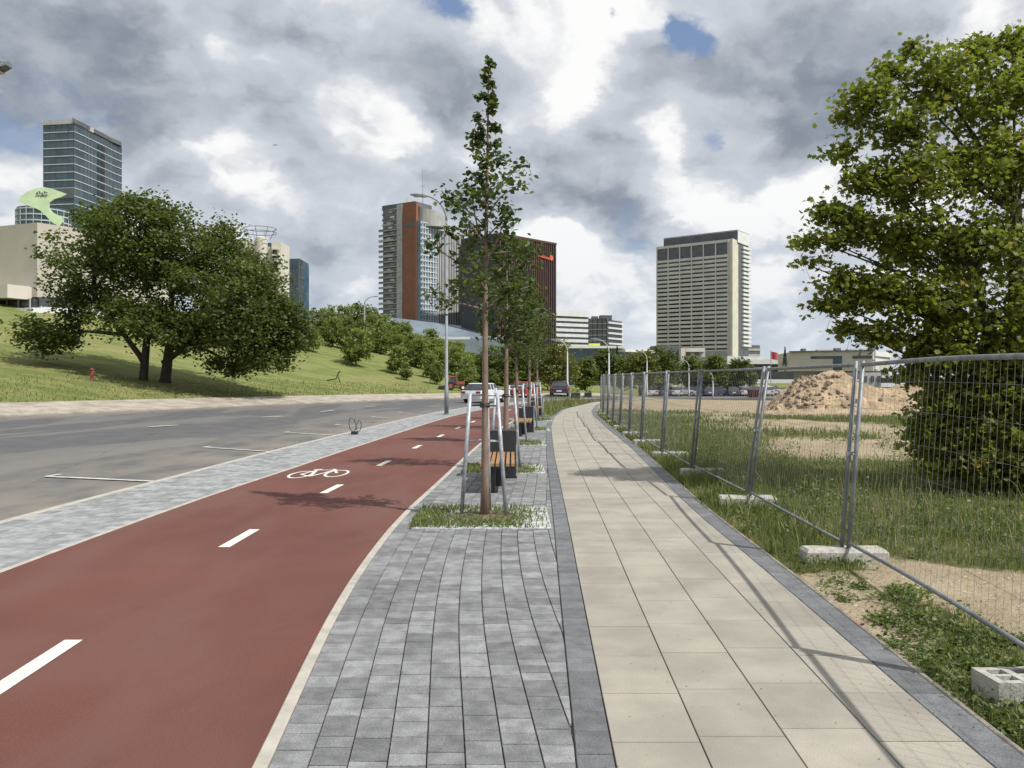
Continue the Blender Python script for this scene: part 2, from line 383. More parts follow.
# far pavement along the road, rising a little
m_walk = M('far_pavement', (.36, .32, .26), .9, .25, 1.2, fine=.3, fscale=12)
nor = np.gradient(RC, axis=0); nor = np.c_[-nor[:, 1], nor[:, 0]]; nor /= np.hypot(*nor.T)[:, None]
def fan(name, svals, zfun, m, i0=0, i1=None, smooth=True):
    P = RC[i0:i1]; N = nor[i0:i1]; s = np.array(svals)[:, None]
    X = P[None, :, 0]+N[None, :, 0]*s; Y = P[None, :, 1]+N[None, :, 1]*s
    Z = zfun(X, Y, s+0*X); return grid(name, X, Y, Z, m, smooth=smooth)
fan('far_pavement', [0, .02, .5, 1, 2, 3, 3.6], lambda X, Y, s: hill_z(X, Y, s)+np.where(s < .01, -.15, .04), m_walk, smooth=False)
m_lawn, nt, b = nodes_of('mown_grass')
tc = nt.nodes.new('ShaderNodeTexCoord'); ob = tc.outputs['Object']
st = noise(nt, .55, 3, vec=ob, stretch=(.25, 1.6, 3.2), dist=.4); ln = noise(nt, .12, 4, vec=ob); fn = noise(nt, 7, 5, vec=ob); ff = noise(nt, 30, 3, vec=ob)
c = mixc(nt, ss(nt, st, .38, .62), (.135, .172, .05), (.235, .24, .088))
c = mixc(nt, mth(nt, 'MULTIPLY', ss(nt, ln, .45, .7), .6), c, (.29, .26, .12))
c = mixc(nt, mth(nt, 'MULTIPLY', ss(nt, fn, .4, .7), .4), c, (.10, .13, .035))
c = mixc(nt, mth(nt, 'MULTIPLY', ss(nt, ff, .5, .75), .4), c, (.24, .25, .11))
nt.links.new(c, b.inputs['Base Color']); b.inputs['Roughness'].default_value = .95; b.inputs['Specular IOR Level'].default_value = .1
bump(nt, b, mth(nt, 'ADD', fn, mth(nt, 'MULTIPLY', ff, .6)), .8, .12)
fan('hillside', np.r_[3.4, np.linspace(4, 70, 67), np.geomspace(72, 900, 24)], lambda X, Y, s: hill_z(X, Y, s)+.01*(s > 3.5), m_lawn)
# field on the right of the path
m_field, nt, b = nodes_of('field_earth')
tc = nt.nodes.new('ShaderNodeTexCoord'); ob = tc.outputs['Object']
a = nt.nodes.new('ShaderNodeAttribute'); a.attribute_name = 'shade'
d1 = mixc(nt, ss(nt, noise(nt, .9, 5, vec=ob), .3, .7), (.28, .225, .145), (.38, .32, .215))
d1 = mixc(nt, mth(nt, 'MULTIPLY', ss(nt, noise(nt, 35, 4, vec=ob), .45, .7), .6), d1, (.17, .13, .09))
d1 = mixc(nt, mth(nt, 'MULTIPLY', ss(nt, noise(nt, 60, 2, vec=ob), .62, .7), .7), d1, (.5, .47, .42))
g1 = mixc(nt, ss(nt, noise(nt, 1.5, 5, vec=ob), .35, .65), (.075, .085, .03), (.15, .145, .06))
g1 = mixc(nt, mth(nt, 'MULTIPLY', ss(nt, noise(nt, 22, 4, vec=ob), .4, .65), .5), g1, (.19, .16, .08))
nf = mth(nt, 'ADD', a.outputs['Fac'], mth(nt, 'MULTIPLY', mth(nt, 'SUBTRACT', noise(nt, 4, 6, .65, vec=ob), .5), 1.2))
c = mixc(nt, ss(nt, nf, .35, .62), d1, g1)
nt.links.new(c, b.inputs['Base Color']); b.inputs['Roughness'].default_value = .97; b.inputs['Specular IOR Level'].default_value = .1
bump(nt, b, mth(nt, 'ADD', noise(nt, 9, 6, vec=ob), mth(nt, 'MULTIPLY', noise(nt, 60, 3, vec=ob), .3)), .9, .06)
def xleft(y):
    return np.where(y < 71, pathR(y)+.23, np.interp(y, KC[:, 1], KC[:, 0])+.3)
def blob(x, y, cx, cy, rx, ry): return np.exp(-(((x-cx)/rx)**2+((y-cy)/ry)**2))
def cover(x, y):                        # how green the field is
    x = np.asarray(x, float); y = np.asarray(y, float); u = x-pathR(np.clip(y, -12, 75))-.2
    c = .25+1.0*(fbm(x, y, 3.2, 4)-.42)
    near = np.clip(1-y/9, 0, 1)
    c = c+.5*blob(x, y, 3.0, 5.3, .55, 1.6)-.7*blob(x, y, 2.62, 6.1, .32, .9)   # bare gravel beside the kerb
    c = c-.9*blob(x, y, 4.1, 6.9, .9, 1.1)-.7*blob(x, y, 3.9, 4.9, .6, .9)+.7*blob(x, y, 5.2, 8.2, 1.6, 1.4)
    c = c+.45*blob(x, y, 5.4, 13, 2.6, 6)-.5*blob(x, y, 7.5, 10.5, 1.6, 1.0)-.45*blob(x, y, 6.3, 17.5, 1.5, 1.6)+.7*blob(x, y, 5.2, 24, 2.2, 12)+.45*blob(x, y, 9, 15, 5, 3)
    c = c+.5*(u < .75)*(y > 7.5)*(y < 60)+.25*blob(x, y, 3.1, 9.3, .5, 1.6)
    c = c+1.1*(fbm(x, y, 5.5, 51)-.5)*(y > 15)-.35*blob(x, y, 8.5, 20.5, 3.0, 2.2)+.2*blob(x, y, 11, 27, 7, 3.5)+.3*blob(x, y, 12, 36.5, 8, 2.5)
    c = c-.9*sst(y, 42, 50)+.6*blob(x, y, 12, 78, 12, 9)
    return np.clip(c, 0, 1)
offs = np.r_[np.linspace(0, 6, 75), np.linspace(6.15, 20, 70), np.geomspace(20.5, 900, 40)]
yy = np.r_[np.linspace(-14, 20, 210), np.linspace(20.3, 60, 110), np.linspace(61, 155, 60)]
Yg, Og = np.meshgrid(yy, offs, indexing='ij'); Xg = xleft(Yg)+Og
def mound(x, y):
    n = .75+.5*fbm(x, y, 1.6, 9); n2 = fbm(x, y, .5, 21)-.5
    e = 2.15*np.exp(-(((x-16.9)/2.35)**2+((y-43.5)/2.0)**2)**1.0)+.75*np.exp(-(((x-14.9)/1.2)**2+((y-42.8)/1.5)**2))+1.5*np.exp(-(((x-20.8)/1.7)**2+((y-43)/1.9)**2))
    e = e*n+np.where(e > .25, .2*n2, 0)+np.where(e > .25, .15*(fbm(x, y, .25, 31)-.5), 0); return e
def field_z(x, y):
    u = x-xleft(y)
    return -.035+D(x, y)+np.clip(u/2, 0, 1)*(.10*(fbm(x, y, 1.7, 2)-.5)+.05*(fbm(x, y, .35, 6)-.5))+.02*(u > .3)
Zg = field_z(Xg, Yg); grid('field', Xg, Yg, Zg, m_field, cover(Xg, Yg))
# distant base ground to the horizon and a car park beyond the field
mb = MB(); mb.prism([(-6000,-3000),(6000,-3000),(6000,9000),(-6000,9000)], -12, -3.2)
tag(mb.build('ground', M('far_ground', (.13, .14, .08), 1, .3, .01)), kind='structure')
mb = MB(); lot = [(18,112),(120,124),(120,190),(30,190)]
mb.prism(lot, -2.6, -1.05); tag(mb.build('car_park', M('car_park_asphalt', (.13, .125, .12), .9, .2, .3)), kind='structure')
# ---- markings
def flat(name, polys, m, z=.004, road=False):
    mb = MB()
    for p in polys: mb.add([(x, y, z) for x, y in p], [tuple(range(len(p)))])
    o = mb.build(name, m); 
    return tag(o, kind='structure')
P = []
for i, d in enumerate([4.97, 8.97, 12.95, 16.85, 20.85, 24.8, 28.8, 32.8, 36.8, 40.8, 44.8]):
    def cx(y): return (float(bikeL(y))+float(bikeR(y)))/2+.03
    P.append([(cx(d-.5)-.06, d-.5), (cx(d-.5)+.06, d-.5), (cx(d+.5)+.06, d+.5), (cx(d+.5)-.06, d+.5)])
flat('bike_lane_markings', P, m_white)
# bicycle symbol
def ring(cx, cy, rx, ry, w, n=28, a0=0, a1=360):
    out = []
    for i in range(n):
        t0, t1 = R(a0+(a1-a0)*i/n), R(a0+(a1-a0)*(i+1)/n)
        out.append([(cx+rx*math.cos(t0), cy+ry*math.sin(t0)), (cx+rx*math.cos(t1), cy+ry*math.sin(t1)),
                    (cx+(rx-w)*math.cos(t1), cy+(ry-w*1.6)*math.sin(t1)), (cx+(rx-w)*math.cos(t0), cy+(ry-w*1.6)*math.sin(t0))])
    return out
def bar(a, b, w, wy=None):
    dx, dy = b[0]-a[0], b[1]-a[1]; l = math.hypot(dx, dy); nx, ny = -dy/l*w/2, dx/l*w/2*1.5
    return [(a[0]-nx, a[1]-ny), (b[0]-nx, b[1]-ny), (b[0]+nx, b[1]+ny), (a[0]+nx, a[1]+ny)]
bx, by = -3.52, 14.9
P = ring(bx-.30, by-.05, .21, .55, .05)+ring(bx+.31, by+.12, .21, .55, .05)
hubL, hubR, bb, seat, head = (bx-.30, by-.05), (bx+.31, by+.12), (bx-.06, by-.35), (bx-.17, by+.62), (bx+.17, by+.62)
P2 = [bar(hubL, bb, .05), bar(hubL, seat, .05), bar(bb, seat, .05), bar(bb, head, .05), bar(seat, head, .05), bar(head, hubR, .05), bar((bx-.25, by+.72), (bx-.09, by+.72), .06), bar((bx+.09, by+.80), (bx+.2, by+.64), .05)]
flat('bicycle_symbol', P, m_white, .004)
mb = MB()
for i, p in enumerate(P2): mb.add([(x, y, .0055+.0006*i) for x, y in p], [(0, 1, 2, 3)])
o = mb.build('bicycle_symbol_frame', m_white); tag(o, kind='structure')
# parking bay lines on the road and lane dashes
def roadz(x, y):                        # height of the carriageway (it rises towards its far side)
    k = float(np.interp(y, KC[:, 1], KC[:, 0])); r = float(np.interp(y*1.08+6, RC[:, 1], RC[:, 0]))
    return ROADZ+.08*max(0, min(1, (x-k)/(r-k)))+float(D(x, y))
P = []
for (a0, b0) in (((45, 477.6), (156, 482.6)), ((203, 448), (270, 452.4)), ((284, 433), (334, 436)), ((334.5, 425.3), (352, 426)), ((371, 417.5), (389, 418.8)), ((398, 413), (412, 413.6))):
    A, B_ = G(*a0, ROADZ), G(*b0, ROADZ); w = .06
    P.append([(A[0], A[1]-w), (B_[0]+.1, B_[1]-w), (B_[0]+.1, B_[1]+w), (A[0], A[1]+w)])
    P.append([(A[0]-.02, A[1]+w+.002), (A[0]+.10, A[1]+w+.002), (A[0]+.16, A[1]+w+.25), (A[0]+.05, A[1]+w+.25)])
mb = MB()
for p in P: mb.add([(x, y, roadz(x, y)+.02) for x, y in p], [(0, 1, 2, 3)])
for (a0, b0) in (((263, 417.8), (282, 416.8)), ((321, 412.2), (334, 410.8)), ((366, 407.2), (376, 406.6)), ((396, 404.8), (404, 404.4)), ((150, 427.5), (178, 425.8))):
    A, B_ = G(*a0, ROADZ+.03), G(*b0, ROADZ+.03); w = .11
    mb.add([(A[0]-w, A[1], -.035), (A[0]+w, A[1]-.1, -.035), (B_[0]+w, B_[1]-.1, -.035), (B_[0]-w, B_[1], -.035)], [(0, 1, 2, 3)])
tag(mb.build('road_markings', m_whiteold), kind='structure')
# ------------------------------------------------------------------ grass and weeds (uncountable)
def blades(name, xs, ys, zs, h, w, m, lean=.35, kind='stuff', shade=None, seg=2):
    n = len(xs); az = NP.uniform(0, 2*np.pi, n); ld = NP.uniform(0, 2*np.pi, n); le = NP.uniform(.05, lean, n)*h*1.6
    dx, dy = np.cos(az)*w/2, np.sin(az)*w/2; lx, ly = np.cos(ld)*le, np.sin(ld)*le
    p = [np.c_[xs-dx, ys-dy, zs-.01], np.c_[xs+dx, ys+dy, zs-.01], np.c_[xs+lx*.4+dx*.75, ys+ly*.4+dy*.75, zs+h*.6], np.c_[xs+lx*.4-dx*.75, ys+ly*.4-dy*.75, zs+h*.6], np.c_[xs+lx, ys+ly, zs+h*.97]]
    V = np.stack(p, 1).reshape(-1, 3); b0 = np.arange(n)*5
    Fc = np.concatenate([np.c_[b0, b0+1, b0+2], np.c_[b0, b0+2, b0+3], np.c_[b0+3, b0+2, b0+4]])
    if shade is None: shade = NP.uniform(0, 1, n)
    o = mesh_np(name, V, Fc, m, shade=np.repeat(shade, 5)); return o
LEAF = np.array([(0,0,0),(.3,.25,.06),(.34,.6,.05),(0,1,-.06),(-.34,.6,.05),(-.3,.25,.06)], float)
MAPLE = np.array([(0,0,0),(.18,.12,.02),(.52,.18,.07),(.34,.42,.05),(.5,.78,.02),(.2,.7,0),(0,1.05,-.08),(-.2,.7,0),(-.5,.78,.02),(-.34,.42,.05),(-.52,.18,.07),(-.18,.12,.02)], float)
def leaves(C, S, up=.6, tmpl=LEAF, fold=True):
    n = len(C); nz_ = NP.normal(size=(n, 3)); nz_[:, 2] = np.abs(nz_[:, 2])+up; nz_ /= np.linalg.norm(nz_, axis=1)[:, None]
    t = NP.normal(size=(n, 3)); t[:, 2] -= .3; t -= (t*nz_).sum(1)[:, None]*nz_; t /= np.linalg.norm(t, axis=1)[:, None]+1e-9
    b_ = np.cross(t, nz_); S = np.asarray(S)[:, None, None]
    k = len(tmpl); L = tmpl[None]
    V = C[:, None, :]+S*(b_[:, None, :]*L[..., 0:1]+t[:, None, :]*(L[..., 1:2]-.3)+nz_[:, None, :]*L[..., 2:3])
    base = (np.arange(n)*k)[:, None]
    if k == 6: Fc = np.concatenate([base+np.array([[0, 1, 2, 3]]), base+np.array([[0, 3, 4, 5]])])
    else: Fc = base+np.arange(k)[None]
    return V.reshape(-1, 3), Fc
def scatter(n, x0, x1, y0, y1, f):
    x = NP.uniform(x0, x1, n); y = NP.uniform(y0, y1, n); k = NP.uniform(0, 1, n) < f(x, y); return x[k], y[k]
def onright(x, y): return (x > xleft(y)+.03)
def fcov(x, y, lo=.3, hi=.7): return onright(x, y)*sst(cover(x, y)+.35*(fbm(x, y, .45, 17)-.5), lo, hi)
parts_ = []
def gr(n, x0, x1, y0, y1, h0, h1, w, lo=.3, hi=.7, name='grass', m=None, f=None, lab=None, lean=.5):
    x, y = scatter(n, x0, x1, y0, y1, (lambda x, y: fcov(x, y, lo, hi)) if f is None else f)
    z = field_z(x, y); h = NP.uniform(h0, h1, len(x))*(.6+.8*fbm(x, y, .8, 40))
    o = blades(name, x, y, z, h, w*NP.uniform(.6, 1.3, len(x)), m or m_grassb, lean, shade=np.clip(fbm(x, y, .6, 8)*1.1-.05+NP.uniform(-.25, .35, len(x)), 0, 1))
    return tag(o, lab or 'short green and dry grass growing on bare earth beside the path', 'grass', kind='stuff')
gr(60000, 2.3, 8, 2.4, 9.5, .03, .10, .007, .34, .62)
gr(60000, 2.5, 14, 9, 20, .04, .13, .012, .36, .62)
gr(50000, 3, 26, 20, 44, .08, .22, .03, .3, .6)
TG = lambda x, y: onright(x, y)*sst(fbm(x, y, 1.3, 77), .42, .62)*(np.clip(1.3*(blob(x, y, 5.6, 14, 2.2, 5.5)+blob(x, y, 5.0, 25, 1.4, 11)+.5*blob(x, y, 9, 14, 4, 2.5))*(x > 3.45)-.35*(1-fbm(x, y, 1.1, 3)), 0, 1))
gr(24000, 3.4, 13, 8.5, 42, .10, .40, .013, f=TG, name='tall_grass', lab='tall green grass and weeds growing behind the mesh fence', lean=.45)
gr(12000, 3.4, 13, 7, 34, .2, .6, .007, f=lambda x, y: .7*TG(x, y), name='dry_stalks', m=m_dry, lab='pale dry seed stalks standing among the tall grass behind the fence', lean=.3)
gr(9000, 2.6, 4.2, 8, 60, .1, .3, .02, f=lambda x, y: onright(x, y)*(x-xleft(y) < 1.2)*(fbm(x, y, .9, 12) > .45)*1., name='fence_grass', lab='green grass growing along the foot of the mesh fence beside the path')
# leafy weeds on the bare earth in front of the fence and behind it
def weeds(n_pl, f, x0, x1, y0, y1, per, r, s0, s1, hz, name, lab, m=None, up=.8):
    x, y = scatter(n_pl, x0, x1, y0, y1, f); C = []; S = []; sh_ = []
    for i in range(len(x)):
        k = int(per*rnd.uniform(.5, 1.4)); rr = r*rnd.uniform(.5, 1.3); sz = rnd.uniform(.3, .8)
        a_ = NP.uniform(0, 2*np.pi, k); q = rr*np.sqrt(NP.uniform(0, 1, k))
        px, py = x[i]+q*np.cos(a_), y[i]+q*np.sin(a_)
        zz = field_z(px, py)+NP.uniform(.01, 1, k)*hz*rr/r*(1.1-q/(rr+1e-6)*.8)
        C.append(np.c_[px, py, zz]); S.append(NP.uniform(s0, s1, k)); sh_.append(np.clip(sz+NP.uniform(-.3, .3, k), 0, 1))
    C = np.concatenate(C); ok = C[:, 0] > xleft(C[:, 1])-.06; C = C[ok]; S = np.concatenate(S)[ok]; sh_ = np.concatenate(sh_)[ok]
    V, Fc = leaves(C, S, up); o = mesh_np(name, V, Fc, m or m_weed, shade=np.repeat(sh_, 6))
    return tag(o, lab, 'weeds', kind='stuff')
weeds(330, lambda x, y: onright(x, y)*(np.clip(1.5*blob(x, y, 2.95, 5.2, .42, 1.2)+.8*blob(x, y, 2.75, 4.0, .3, .5), 0, 1)), 2.3, 4, 3.2, 7.5, 85, .13, .018, .042, .11, 'weeds', 'leafy green weeds spreading over the sandy ground at the kerb')
weeds(260, lambda x, y: fcov(x, y, .35, .7), 2.6, 9, 6.5, 13, 60, .16, .02, .05, .15, 'weeds', 'low leafy weeds around the second fence foot and in the trampled ground')
weeds(900, lambda x, y: np.clip(TG(x, y)*1.2+.25*(fbm(x, y, .9, 61) > .55), 0, 1)*(x > 3.5), 3.5, 12, 6.5, 26, 55, .2, .02, .055, .42, 'tall_weeds', 'tall leafy weeds standing among the grass behind the fence', up=.2)
# pebbles on the bare ground
x, y = scatter(6000, 2.4, 7, 3, 11, lambda x, y: onright(x, y)*np.clip(1-2*cover(x, y), 0, 1)); mb = MB()
for i in range(len(x)):
    r_ = rnd.uniform(.004, .016); z = float(field_z(x[i:i+1], y[i:i+1])[0])
    mb.add([(x[i]+r_*math.cos(a_)*rnd.uniform(.7, 1.2), y[i]+r_*math.sin(a_), z) for a_ in (0, 1.6, 3.1, 4.7)]+[(x[i], y[i], z+r_*.9)], [(0,1,4),(1,2,4),(2,3,4),(3,0,4)], rnd.random())
tag(mb.build('pebbles', M('pebble', (.36, .32, .27), .9, .3, 20, attr=.3), attr=True), 'small pale pebbles strewn over bare earth beside the kerb', 'pebbles', kind='stuff')
# dirt mounds
m_dirt = M('dug_earth', (.38, .285, .18), .97, .3, 1.4, bmp=.8, bscale=4, bdist=.25, fine=.22, fscale=3.0)
for (x0, x1, y0, y1, nm, lab) in ((11.2, 25.4, 38.6, 48, 'earth_mound', 'twin-peaked heap of dug sandy earth behind the mesh fence'),):
    xs, ys_ = np.meshgrid(np.arange(x0, x1, .11), np.arange(y0, y1, .11), indexing='ij')
    e = mound(xs, ys_); z = np.where(e > .10, e-.12, -.25)+field_z(xs, ys_)
    o = grid(nm, xs, ys_, z, m_dirt, smooth=False); del o['kind']; tag(o, lab, 'earth heap')
mb = MB()
for i in range(150):
    x, y = rnd.gauss(15.6, 1.3), rnd.gauss(42.0, .9); e = float(mound(np.array([x]), np.array([y]))[0])
    if e < .3: continue
    s_ = rnd.uniform(.06, .22); mb.box((x, y, e-.12), (s_, s_*rnd.uniform(.5, 1), s_*.6), rnd.uniform(0, 3), rx=rnd.uniform(0, 1), ry=rnd.uniform(0, 1))
tag(mb.build('rubble', M('rubble', (.20, .15, .11), .95, .4, 2)), 'broken clods and rubble lying on the large earth heap', 'rubble', kind='stuff')
# planted verge between the bike lane and the footpath, beyond the last bench
vb = strip('verge', off(bikeR, .1), off(pathL, -.2), .02, M('verge_soil', (.12, .13, .05), .95, .3, 2), 36.6, 70, nx=3)
x, y = scatter(16000, 0, 12, 37.5, 68, lambda x, y: ((x > bikeR(y)+.3)*(x < pathL(y)-.12))*1.)
z = D(x, y)+.02; hh = np.clip((pathL(y)-x)*.9, .3, 1)*NP.uniform(.45, 1.05, len(x))*np.interp(y, [37, 50, 68], [.95, .95, .95])
tag(blades('verge_grass', x, y, z, hh, .03*NP.uniform(.6, 1.4, len(x)), m_grassb, .35), 'long green grass in the verge between cycle lane and footpath', 'grass', kind='stuff')
# short tufts on the slope near the far pavement, with white clover flowers
x = NP.uniform(-45, -8, 26000); y = NP.uniform(36, 84, 26000); s_ = dist_R(x, y); k = (s_ > 3.55)&(s_ < 12)&(NP.uniform(0, 1, len(x)) < np.clip(1.3-(s_-3.5)/8, .1, 1)); x, y, s_ = x[k], y[k], s_[k]
tag(blades('lawn_tufts', x, y, hill_z(x, y, s_), NP.uniform(.07, .2, len(x)), .05*NP.uniform(.6, 1.3, len(x)), m_grassb, .5), 'grass tufts along the foot of the mown slope', 'grass', kind='stuff')
# ------------------------------------------------------------------ trees
def limb_pts(p0, az, L, up0, up1, n=6, wob=.06, rg=rnd):
    pts = [np.array(p0, float)]; a = az
    for i in range(n):
        u = up0+(up1-up0)*i/(n-1); a += rg.gauss(0, wob*2)
        d = np.array((math.cos(a)*math.cos(u), math.sin(a)*math.cos(u), math.sin(u)))
        pts.append(pts[-1]+d*L/n)
    return pts
def along(pts, t):
    k = t*(len(pts)-1); i = min(int(k), len(pts)-2); return pts[i]*(1-(k-i))+pts[i+1]*(k-i)
def tree(name, label, base, height, crownz, env, nlimb, leaf, lmat, bark, r0, nleaf, seed, group=None, lean=(0, 0), up=(.5, .9), sub=6, tuft=.16, extra=(), tmpl=LEAF, wobble=.015, leafup=.6, cat='tree', subdeep=True, trunk_top=None):
    rg = random.Random(seed); root = empty(name, base, label, cat, group); B = np.array(base, float)
    top = height; n = 12; tp = []
    for i in range(n+1):
        t = i/n; tp.append(B+np.array((lean[0]*t+math.sin(t*5+seed)*wobble*height*t*.5, lean[1]*t+math.cos(t*4+seed)*wobble*height*t*.5, top*t-(.05 if i == 0 else 0))))
    tb = MB(); tb.tube(tp, [r0*(1.25 if i == 0 else 1)*(1-.93*(i/n)**(1.0)) + .004 for i in range(n+1)], 10)
    cb = MB(); C = []; S = []
    def tufts(p, k, spread):
        q = NP.normal(size=(k, 3))*spread; C.append(p+q); S.append(NP.uniform(.6, 1.2, k)*leaf)
    lim = []
    for i in range(nlimb):
        f = (i+.5)/nlimb; z = crownz+(top-crownz)*f**.95
        lim.append((z, i*2.4+rg.uniform(-.4, .4), env(f)*rg.uniform(.6, 1.15), rg.uniform(*up)))
    lim += list(extra)
    per = max(2, int(nleaf/(len(lim)*(sub+1)*2.2)))
    for (z, az, L, u0) in lim:
        p0 = along(tp, min(.999, z/top)); r = max(.004, r0*(1-.93*z/top)*.5)
        lp = limb_pts(p0, az, L*1.15, u0, u0+rg.uniform(-.5, .4), rg=rg); tb.tube(lp, [r*(1-.8*j/6)+.002 for j in range(7)], 5, cap=False)
        tufts(lp[-1], per, tuft*.7*min(1, .3+L))
        for j in range(sub):
            t = rg.uniform(.18, 1.0); q0 = along(lp, t); l2 = L*rg.uniform(.18, .42)*(1.1-.5*t)
            sp = limb_pts(q0, az+rg.choice((-1, 1))*rg.uniform(.4, 1.3), l2, u0+rg.uniform(-.7, .5), rg.uniform(-.2, .8), 3, .15, rg)
            cb.tube(sp, [max(.0022, r*.35), max(.0018, r*.25), max(.0015, r*.18), .0012], 3, cap=False)
            for t2 in (.45, .8, 1.0): tufts(along(sp, t2), max(1, int(per*.75*min(1, .35+1.3*L))), tuft*min(1, .35+L))
    # leaves close to the leader too
    for i in range(int(nleaf*.05/max(1, per))+4):
        t = rg.uniform(crownz/top, 1); tufts(along(tp, t), per, tuft*(1.3-t))
    C = np.concatenate(C); S = np.concatenate(S)
    tb.add(cb.v, cb.f); tb.build('trunk', bark, root, smooth=True)
    V, Fc = leaves(C, S, leafup, tmpl); k = len(tmpl)
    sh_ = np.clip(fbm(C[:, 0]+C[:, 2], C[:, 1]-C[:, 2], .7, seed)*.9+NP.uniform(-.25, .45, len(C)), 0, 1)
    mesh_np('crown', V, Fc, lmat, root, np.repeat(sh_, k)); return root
gl = 'young street trees planted in a row along the pavement'
e1 = lambda f: np.interp(f, [0, .12, .35, .55, .7, .85, 1], [.45, .64, .64, .36, .17, .10, .04])
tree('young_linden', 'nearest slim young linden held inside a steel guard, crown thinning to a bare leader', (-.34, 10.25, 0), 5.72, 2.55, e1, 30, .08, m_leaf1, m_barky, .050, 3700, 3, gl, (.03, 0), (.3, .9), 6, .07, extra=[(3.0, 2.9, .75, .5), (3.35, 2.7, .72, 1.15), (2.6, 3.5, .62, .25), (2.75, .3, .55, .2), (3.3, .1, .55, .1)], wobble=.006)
e2 = lambda f: np.interp(f, [0, .2, .5, .8, 1], [.45, .75, .7, .4, .12])
tl = [(-.12, 15.7, 4.45, 'second young linden in its steel guard, counted away from the camera', 5), (.12, 21.9, 4.7, 'third young linden of the row, behind the first bench', 8), (.58, 27.9, 5.2, 'fourth young linden of the row, beside the second bench', 12), (1.05, 34.2, 5.0, 'farthest young linden of the row, beside the third bench', 15)]
for x, y, h, lb, sd in tl:
    tree('young_linden', lb, (x, y, 0), h, 2.2, e2, 22, .085+.0015*y, m_leaf1, m_barky, .06, 1900 if y < 25 else 1500, sd, gl, (.02, 0), (.2, .8), 5, .10, wobble=.006)
# right-hand maple: broad, leafy to the ground
def lobed(name, label, base, lobes, trunks, leaf, per, ncl, crad, lmat, bark, tmpl=LEAF, group=None, r0=.2, twig=True, cat='tree', leafup=.5, shell=(.62, 1.04), limbn=3, sd=1, shscale=2.2):
    """crown made of many leaf clusters spread through several overlapping volumes, carried by limbs"""
    rg = random.Random(sd); root = empty(name, base, label, cat, group); tb = MB(); C = []; S = []; K = []
    trs = []
    for (bx_, by_, bz_, tx, ty, tz, r_) in trunks:
        a = np.array((bx_, by_, bz_-.2)); b_ = np.array((tx, ty, tz)); mid = (a+b_)/2+np.array((rg.gauss(0, .15), rg.gauss(0, .15), 0))*np.linalg.norm(b_-a)*.08
        tb.tube([a, a+(mid-a)*.15, mid, b_], [r_*1.35, r_, r_*.8, r_*.45], 10); trs.append((a, mid, b_))
    for (cx_, cy_, cz_, rx_, ry_, rz_, wt) in lobes:
        c = np.array((cx_, cy_, cz_)); a, mid, b_ = trs[rg.randrange(len(trs))]
        cand = [p*(1-f)+q*f for (a_, m_, e_) in trs for (p, q, fs_) in ((a_, m_, (.75, .95)), (m_, e_, (.2, .45, .7, .9))) for f in fs_]
        st_ = min(cand, key=lambda p: np.linalg.norm(p-c)+2.5*max(0, p[2]-(c[2]-.45*math.hypot(p[0]-c[0], p[1]-c[1]))))
        tb.tube([st_, (st_+c)/2+np.array((0, 0, .05*np.linalg.norm(st_-c))), c], [r0*.34, r0*.2, r0*.08], 6, cap=False)
        for i in range(int(ncl*wt)):
            d = NP.normal(size=3); d /= np.linalg.norm(d); q = rg.uniform(*shell) if rg.random() < .8 else rg.uniform(.2, .7)
            p = c+d*np.array((rx_, ry_, rz_))*q
            if i % max(1, int(ncl*wt/limbn/3)) == 0: tb.tube([c, (c+p)/2+NP.normal(size=3)*.06*rx_, p], [r0*.16, r0*.09, r0*.03], 4, cap=False)
            if twig and i % 3 == 0: tb.tube([p-d*crad*2.2, p], [r0*.035, r0*.015], 3, cap=False)
            k = int(per*rg.uniform(.5, 1.4)); rr = crad*rg.uniform(.6, 1.25)
            C.append(p+NP.normal(size=(k, 3))*np.array((rr, rr, rr*.62))*.55); S.append(NP.uniform(.65, 1.25, k)*leaf)
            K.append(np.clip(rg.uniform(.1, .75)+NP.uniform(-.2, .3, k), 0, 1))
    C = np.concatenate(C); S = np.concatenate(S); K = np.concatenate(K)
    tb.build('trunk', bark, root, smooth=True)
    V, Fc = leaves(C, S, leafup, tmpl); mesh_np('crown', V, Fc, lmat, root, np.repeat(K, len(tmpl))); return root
def px_lobe(px, py, rx, ry, d, rd=None, wt=1):
    x, y, z = W(px, py, d); k = d/F; return (x, y, z, rx*k, rd if rd else rx*k*.9, ry*k, wt)
d = 12.6
